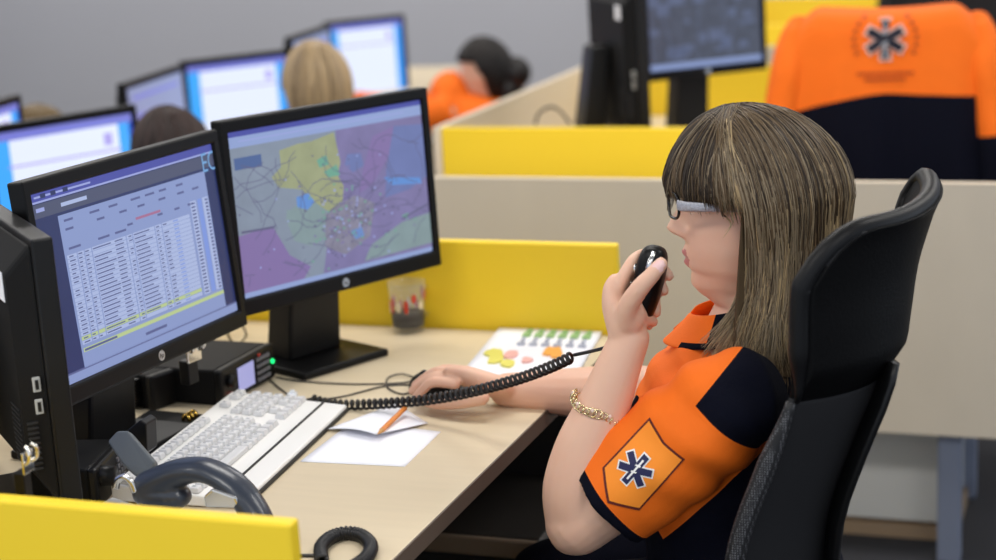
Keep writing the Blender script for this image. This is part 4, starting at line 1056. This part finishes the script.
def back(v, w, off=0):
    """v: 0 bottom .. 1 top, w: 0 near edge .. 1 far edge"""
    q = v*(len(EX)-1); i = min(int(q), len(EX)-2); f = q-i
    e = [lerp(EX[i][k], EX[i+1][k], f) for k in range(4)]
    p = V(e[:3]); W_ = e[3]; x = 2*w-1
    dep = .060*(1-abs(x)**2.3)
    top = max(0, (v-.80)/.20)
    p = p+CS*(W_*w)-CF*(dep)
    # rounded upper corners and dipped middle
    p.z += top*top*(-.030*(1-min(1, abs(abs(x)-.78)/.78)**.5*0)*0 - .012*math.cos(x*PI/2) - .085*max(0, abs(x)-.72)**1.6/.28**1.6*0)
    p.z += top*.012*w
    return p-CF*off
def corner(v, w):
    x = 2*w-1; lim = 1-.24*max(0, (-x-.55)/.45)**2.2-.13*max(0, (x-.80)/.20)**2
    return v-(1-lim)*max(0, (v-.46)/.54)**1.6
VS = 3*6/(len(EX)-1)    # where leather meets mesh
def shell(v0, v1, th, name, mats, parent, mi_edge=False):
    m = MB(); nu, nv_ = 34, 24
    F1 = [[back(corner(lerp(v0, v1, j/(nv_-1)), i/(nu-1)), i/(nu-1), 0) for j in range(nv_)] for i in range(nu)]
    F2 = [[back(corner(lerp(v0, v1, j/(nv_-1)), i/(nu-1)), i/(nu-1), th*min(1, .3+5*j/(nv_-1))) for j in range(nv_)] for i in range(nu)]
    vs = [p for r in F1 for p in r]+[p for r in F2 for p in r]; o2 = nu*nv_; fs = []
    for i in range(nu-1):
        for j in range(nv_-1):
            a = i*nv_+j; fs.append((a, a+nv_, a+nv_+1, a+1)); fs.append((o2+a+1, o2+a+nv_+1, o2+a+nv_, o2+a))
    for i in range(nu-1):
        for j in (0, nv_-1): a = i*nv_+j; fs.append((a, a+nv_, o2+a+nv_, o2+a))
    for j in range(nv_-1):
        for i in (0, nu-1): a = i*nv_+j; fs.append((a, a+1, o2+a+1, o2+a))
    m.add(vs, fs, 0, True)
    return m.build(name, mats, parent, bevel=.004 if th > .012 else 0)
hr = shell(VS, 1, .030, 'headrest', LEA, chair)
shell(0, VS+.01, .008, 'mesh_back', MESHM, chair)
rim = [back(corner(lerp(VS, 1, j/20), 0), 0, .012) for j in range(21)]+[back(corner(1, i/30), i/30, .012) for i in range(1, 30)]+[back(corner(lerp(1, VS, j/20), 1), 1, .012) for j in range(21)]
MB().tube(rim, [.0135*min(1, .25+i/7, .25+(len(rim)-1-i)/7) for i in range(len(rim))], 10).build('piping', LEAT, hr)
off1 = [p-CF*.014+CS*(.012 if i < 17 else 0)-V((0, 0, .0 if i < 21 else .004)) for i, p in enumerate(rim[4:44])]
MB().tube(off1, .0016, 6).build('stitching', GREYD, hr)
for w in (0, 1):
    P = [back(lerp(.0, VS, j/24), w*.965, .004) for j in range(25)]
    MB().tube(P, [(lerp(.013, .006, max(0, (j-17)/7))*(1-.4*w), lerp(.010, .004, max(0, (j-17)/7))*(1-.4*w)) for j in range(25)], 10).build('mesh_edge', DOT, chair)
P = [back(lerp(0, VS+.05, j/10), .5, .02) for j in range(11)]
MB().tube([(.47, -.66, .42)]+P, [(.03, .012)]+[(.035, .010)]*11, 12).build('spine_bar', BLK, chair)
sb = MB().ellipsoid((.31, -.655, .415), (.25, .25, .045), 32, 12, pw=.55); sb.build('seat', MESHM, chair)
for s, y in (('n', -.935), ('f', -.375)):
    MB().tube(crom([(.34, y, .41), (.33, y, .50), (.30, y, .545)], 5), .016, 10).build('arm_post', BLK, chair)
    MB().capsule([(.20, y, .555), (.40, y, .555)], [(.013, .035)]*2, 12, up=(0, 0, 1)).build('armrest', BLK, chair)
MB().cyl((.34, -.66, .08), (.34, -.66, .40), .028, n=16).build('gas_lift', BLK, chair)
for k_ in range(5):
    a = k_*2*PI/5+.4; e = V((.34+.29*math.cos(a), -.66+.29*math.sin(a), .075))
    lg = MB().tube([V((.34, -.66, .10)), e], [(.022, .03), (.014, .02)], 10).build('base_leg', BLK, chair)
    MB().cyl(e+V((-math.sin(a)*.02, math.cos(a)*.02, -.047)), e+V((math.sin(a)*.02, -math.cos(a)*.02, -.047)), .028, n=16).build('caster', BLK, lg)
# ---------------------------------------------------------------- people and chairs farther back
def simple_chair(label, loc, yaw, group='office chairs farther back', h=1.02):
    t = thing('office_chair', label, 'chair', loc, yaw, group)      # faces local +X
    m = MB()
    def bk(u, v, o=0): x = 2*u-1; return V((-.24-.06*v+.05*abs(x)**2-o, x*.23*(1-.18*max(0, v-.7)/.3*abs(x)**2), lerp(.52, h, v)-.05*max(0, v-.8)/.2*abs(x)**3))
    nu, nv = 17, 14; vs = [bk(i/(nu-1), j/(nv-1)) for i in range(nu) for j in range(nv)]; m.grid(lambda u, v: bk(u, v), nu, nv)
    m.build('backrest', LEA, t, solid=.03)
    MB().ellipsoid((.0, 0, .46), (.24, .24, .045), 24, 10, pw=.6).build('seat', MESHM, t)
    MB().cyl((0, 0, .08), (0, 0, .44), .028).build('gas_lift', BLK, t)
    MB().tube(crom([(-.02, 0, .42), (-.22, 0, .43), (-.29, 0, .55)], 5), [(.03, .012)]*11, 8).build('spine_bar', BLK, t)
    for k in range(5):
        a = 2*PI*k/5+.3; e = V((.28*math.cos(a), .28*math.sin(a), .075))
        lg = MB().tube([(0, 0, .10), e], [.024, .016], 8).build('base_leg', BLK, t)
        MB().cyl(e+V((-.02, 0, -.045)), e+V((.02, 0, -.045)), .03).build('caster', BLK, lg)
    return t
def sitter(label, head, ang, hairm, shirtm, lean=.0, hunch=0, style='short', arms=(.30, .30), skin=SKIN):
    """a seated person; head: world centre of the head; ang: facing"""
    head = V(head); F = V((math.cos(ang), math.sin(ang), 0)); S = V((0, 0, 1)).cross(F); U = V((0, 0, 1))
    hip = V((head.x, head.y, 0))-F*(.06+lean); hip.z = .52
    t = thing('person', label, 'person', (hip.x, hip.y, 0), 0, world=True)
    sh = head-U*(.26-hunch*.9)-F*(.04+lean*.25-hunch)
    m = MB()
    m.ellipsoid(head, (.088, .074, .115), 24, 16, mtx=Matrix.Rotation(ang, 4, 'Z'))
    m.ellipsoid(head+F*.03-U*.05, (.06, .056, .075), 18, 12, mtx=Matrix.Rotation(ang, 4, 'Z'))
    m.ellipsoid(head+F*.094-U*.025, (.016, .014, .022), 10, 8)
    m.ellipsoid(head+F*.084-U*.068, (.010, .022, .009), 10, 8)
    for s in (-1, 1): m.ellipsoid(head+S*s*.075-U*.01-F*.01, (.014, .01, .028), 10, 8)
    m.capsule([head-U*.07-F*.015, sh+U*.04], [.052, .058], 14)
    tk = [(sh+U*.0, .07, .14), (sh-U*.08, .105, .175), (lerp(sh.z, hip.z, .5), 0, 0), (hip, .12, .175)]
    mid = sh.lerp(hip, .5)
    T3 = [(sh+U*.01, (.07, .13)), (sh-U*.07, (.105, .175)), (mid, (.115, .165)), (hip, (.125, .18))]
    m.capsule([p for p, _ in T3], [r for _, r in T3], 22, up=F)
    A = {}
    for s, ar in ((1, arms[0]), (-1, arms[1])):
        a = sh+S*s*.165-U*.05; e = a+F*(ar*.75)-U*(.19-hunch*.6)+S*s*.05; w = e+F*.24-U*(.02+hunch*.3); w.z = max(w.z, .755); e.z = max(e.z, .70)
        A[s] = (a, e, w)
        m.capsule([a, a.lerp(e, .5), e, e.lerp(w, .5), w], [.052, .048, .042, .038, .028], 14)
        m.capsule([w, w+F*.05, w+F*.10], [(.016, .035), (.014, .042), (.012, .036)], 12, up=(0, 0, 1))
        for k in range(4): q = w+F*.10+S*(.027-.018*k); m.capsule([q-F*.01, q+F*.04, q+F*.07-U*.012], [.009, .0085, .007], 8)
        m.capsule([w+F*.02-S*s*.03, w+F*.07-S*s*.055], [.011, .008], 8)
    for s in (-1, 1):
        k = hip+F*.42+S*s*.11+U*.02; m.capsule([hip+S*s*.10, k], [.085, .06], 14); m.capsule([k, V((k.x, k.y, .08))], [.055, .035], 14)
    me = remeshed(m, .006, 4); me.materials.append(skin)
    for v in me.vertices: v.co -= WORLD[t.name]
    o = bpy.data.objects.new('body', me); COL.objects.link(o); o.parent = t
    for s in (-1, 1): MB().ellipsoid(head+F*.078+S*s*.03+U*.005, (.012,)*3, 12, 8).build('eye', EYE, t)
    c = MB(); c.capsule([p for p, _ in T3], [(r[0]+.012, r[1]+.012) for _, r in T3], 22, up=F)
    for s in (-1, 1): a, e, w = A[s]; c.tube([sh+S*s*.10-U*.03, a, a.lerp(e, .5), e, e.lerp(w, .8)], [.06, .067, .06, .055, .042], 16)
    me = remeshed(c, .008, 5); me.materials.append(shirtm)
    for v in me.vertices: v.co -= WORLD[t.name]
    o = bpy.data.objects.new('jacket', me); COL.objects.link(o); o.parent = t
    c = MB()
    for s in (-1, 1):
        k = hip+F*.42+S*s*.11+U*.02; c.capsule([hip+S*s*.10, k], [.097, .072], 14); c.capsule([k, V((k.x, k.y, .10))], [.066, .05], 14)
    me = remeshed(c, .01, 4); me.materials.append(NAVY)
    for v in me.vertices: v.co -= WORLD[t.name]
    o = bpy.data.objects.new('trousers', me); COL.objects.link(o); o.parent = t
    # hair: a cap of strands
    h = MB(); r = random.Random(int(head.x*1000)); Rm = Matrix.Rotation(ang, 4, 'Z')
    def hp(a, tt, dr):
        ca, sa = math.cos(a), math.sin(a); fr = max(0, ca)
        bot = {'short': -.115, 'bob': -.17, 'bun': -.09}[style]; end = lerp(bot, .045, min(1, fr*1.6) if style != 'bun' else min(1, max(0, ca+.45)*1.7))
        u = lerp(.125, end, tt**1.5) if end > 0 else lerp(.125, end, tt**1.3)
        el = math.asin(max(-1, min(1, u/.125))); k = math.cos(el) if u > 0 else 1-.25*(u/end)**2*(style != 'bob')
        return head+Rm @ V(((.098 if ca > 0 else .112)*ca*k*(1+dr), .090*sa*k*(1+dr), u*(1+dr)))
    h.grid(lambda i, j: hp(i*2*PI, j, -.02), 49, 14, wrap=True)
    for i in range(420):
        a = r.uniform(0, 2*PI); d_ = r.uniform(-.01, .05); w1 = r.uniform(-.12, .12)
        h.tube([hp(a+w1*math.sin(3*k/9+a), lerp(r.uniform(0, .02), 1, k/9), d_) for k in range(10)], [.003]*8+[.002, .0008], 4, mi=r.choice((0, 0, 1)))
    if style == 'bun': h.ellipsoid(head-F*.125-U*.005, (.055, .055, .06), 16, 12); h.ellipsoid(head-F*.10-U*.07, (.05, .06, .07), 16, 12)
    h.build('hair', hairm, t, fixn=False)
    return t
HB = [mat('pale_blonde_hair', (176, 152, 116), .5), mat('grey_blonde_hair', (140, 120, 94), .5)]
HD = [mat('dark_brown_hair', (38, 25, 22), .6), mat('brown_hair', (54, 35, 31), .6)]
HK = [mat('black_hair', (24, 20, 20), .5), mat('near_black_hair', (34, 27, 25), .5)]
HL = [mat('light_brown_hair', (112, 92, 60), .5), mat('mid_brown_hair', (92, 74, 50), .5)]
def away(px_dir, d): return V((.863, -3.052, 1.59))+V(px_dir)*d
sitter('person with short blonde hair seen from behind before the lit monitors', (-1.2779, 1.4200, 1.0231), 150*D, HB, NAVY, style='short', arms=(.05, .05))
sitter('person whose dark brown hair just shows above the call list monitor', (-1.2920, 0.6200, 0.9515), 165*D, HD, NAVY, style='bob', arms=(.05, .05))
sitter('person whose light brown hair shows at the far left behind the lit monitor', (-2.1193, 1.3000, 0.8627), 165*D, HL, NAVY, style='short', arms=(.05, .05))
sitter('person in orange jacket with dark tied hair, leaning to the left in the background', (-1.3754, 3.0500, 0.8674), 188*D, HK, ORANGE, lean=.16, hunch=.20, style='bun', arms=(.36, .34))
q = V((-1.2364, 3.1000, 0.8673)); simple_chair('black chair back behind the person in orange with dark tied hair', (q.x+.17-.05, q.y, 0), 186*D, h=q.z+.10)

# ---------------------------------------------------------------- jackets hung on chairs
def jacket(label, loc, w, ztop, mats, deco, yaw=0):
    """hung over a chair back, its own back turned to local -Y"""
    t = thing('jacket', label, 'jacket', loc, yaw, 'uniform jackets hung on chairs')
    n = 41; k = 31; kb = 12
    def edge(x): return ztop-.222-.055*max(0, -x/(w/2)-.05)**1.3-.012*max(0, x/(w/2))
    def f(u, v, th):
        x = 2*u-1; e = abs(x); xx = w/2*x*(1+.10*v)
        zt = ztop-.085*max(0, e-.68)**1.6/.32**1.6-.006*math.cos(x*3)
        ze = edge(xx)
        q = v*(k-1)
        z = lerp(zt, ze, q/kb) if q <= kb else lerp(ze, .55, (q-kb)/(k-1-kb))
        d = max(0, zt-z); a = min(1, d/.05); y = th*math.sin(a*PI/2)*(1-.30*e*e)+.012*math.sin(u*14+z*3)*min(1, d*2)+.006*math.sin(u*31)*min(1, d*2)
        return V((xx, -y, z))
    m = MB()
    m.grid(lambda u, v: f(u, v, .07), n, k); m.grid(lambda u, v: f(u, v, -.05), n, k)
    for i in range(len(m.f)): m.m[i] = 0 if (i % (k-1)) < kb else 1
    m.build('back_panel', mats, t, solid=.006)
    for s in (-1, 1):
        P = crom([(s*w*.455, .02, ztop-.055), (s*w*.495, .0, ztop-.12), (s*w*.545, -.02, ztop-.26), (s*w*.58, -.03, ztop-.42), (s*w*.585, -.02, ztop-.60)], 8)
        m = MB().capsule(P, [(lerp(.035, .062, min(1, i/8))+.004*math.sin(i*.7), lerp(.040, .050, min(1, i/8))) for i in range(len(P))], 18, up=(0, 1, 0))
        cut_ = ztop-.34 if s > 0 else ztop-.36
        for i, q in enumerate(m.f):
            c = sum((V(m.v[j]) for j in q), V())/len(q); m.m[i] = 0 if c.z > cut_ else 1
        m.build('sleeve', mats, t)
    if deco:
        dm = MB(); cz = ztop-.080
        surf = lambda x, z: V((x, f(min(1, max(0, (x/(w/2)+1)/2)), max(.0, min(1, (ztop-z)/(ztop-edge(x))))*kb/(k-1), .07).y-.008, z))
        def pg(P, mi, o=0): dm.add([surf(x+.0, cz+z)-V((0, o, 0)) for x, z in P], [tuple(range(len(P)))], mi)
        bars(dm, .056, .0155, lambda mb, P, mi, off: pg(P, mi, off*8), 0, .0); bars(dm, .050, .0105, lambda mb, P, mi, off: pg(P, mi, off*8), 1, .0004)
        pg([(-.0035, -.045), (.0035, -.045), (.0035, .045), (-.0035, .045)], 2, .0075)
        pg([(-.010, .012), (.008, .020), (.008, .027), (-.010, .020)], 2, .008); pg([(-.010, -.016), (.008, -.008), (.008, -.001), (-.010, -.009)], 2, .008)
        for k_ in range(17):
            if 6 <= k_ <= 10: continue
            a = lerp(205, -25, k_/16)*D; c = (.080*math.cos(a), .080*math.sin(a)); tx, tz = -math.sin(a)*.005, math.cos(a)*.005; nx, nz = math.cos(a)*.005, math.sin(a)*.005
            pg([(c[0]-tx-nx, c[1]-tz-nz), (c[0]+tx-nx, c[1]+tz-nz), (c[0]+tx+nx, c[1]+tz+nz), (c[0]-tx+nx, c[1]-tz+nz)], 3, .001)
        for row, hw in ((-.088, .072), (-.104, .052)):
            x = -hw
            while x < hw: pg([(x, row-.004), (x+.008, row-.004), (x+.008, row+.004), (x, row+.004)], 3, .001); x += .0105
        dm.build('emblem', [mat('emblem_pale', (226, 190, 180), .7), mat('emblem_navy', (20, 22, 40), .7), mat('emblem_silver', (150, 155, 165), .6), mat('emblem_print', (176, 70, 16), .7)], t, fixn=False)
    return t
ja = 4*D
simple_chair('black chair behind the beige screen carrying the orange and navy jacket', (.262, 1.72+.22+.03, 0), 94*D, h=1.13)
jacket('orange and navy jacket with star emblem hung on a chair behind the beige screen', (.262, 1.70, 0), .50, 1.190, [ORANGE, NAVY], True, ja)
DARK = mat('black_jacket_cloth', (20, 18, 22), .8, bump=.2, bscale=200); MAR = mat('dark_red_cloth', (70, 26, 24), .8)
q = V((0.1857, 4.5000, 0.8914))
simple_chair('black chair in the far background carrying the dark jacket', (q.x, 4.78, 0), 94*D, h=1.13)
jacket('dark jacket hung on a chair in the background at the top right', (q.x, 4.53, 0), .50, 1.20, [DARK, DARK], False, ja)
# monitor cable on the second desk
cable('monitor_cable', [(-0.7466, 1.7500, 0.8693), (-0.7298, 1.7500, 0.9042), (-0.6928, 1.7500, 0.9186), (-0.6634, 1.7500, 0.9012), (-0.6407, 1.7500, 0.8693)], .004, 'thin cable loop rising behind the yellow divider', mt=CAB, group='thin cables on the second desk')

# ---------------------------------------------------------------- light
def area(name, loc, sx, sy, power, rot=(0, 0, 0), c=(1, 1, 1)):
    l = bpy.data.lights.new(name, 'AREA'); l.shape = 'RECTANGLE'; l.size = sx; l.size_y = sy; l.energy = power; l.color = c
    o = bpy.data.objects.new(name, l); COL.objects.link(o); o.location = loc; o.rotation_euler = rot; return o
for x in (-5.6, -3.0, -.4, 2.0):
    for y in (-2.4, .3, 3.0, 5.6):
        area('ceiling_lamp', (x, y, 2.98), 1.2, .6, LP, (0, 0, 0), (1, .97, .93))
w = bpy.data.worlds.new('World'); SC.world = w; w.use_nodes = True
w.node_tree.nodes['Background'].inputs['Color'].default_value = (.80, .88, 1, 1); w.node_tree.nodes['Background'].inputs['Strength'].default_value = WP

# ---------------------------------------------------------------- camera
cd = bpy.data.cameras.new('camera'); cam = bpy.data.objects.new('camera', cd); COL.objects.link(cam)
CAM_ROWS = ((0.942411, 0.330807, -0.049276), (-0.029878, 0.230014, 0.972729), (0.333119, -0.915238, 0.226651))
Mr = Matrix(CAM_ROWS).transposed().to_4x4(); Mr.translation = V((.863, -3.052, 1.59)); cam.matrix_world = Mr
cd.sensor_width = 36; cd.lens = 1760*36/996; cd.clip_start = .05
cd.dof.use_dof = True; cd.dof.focus_distance = 2.50; cd.dof.aperture_fstop = 2.7
SC.camera = cam
vs = SC.view_settings; vs.view_transform = 'Standard'; vs.look = 'None'; vs.gamma = 1; vs.use_curve_mapping = False; vs.exposure = EXPO
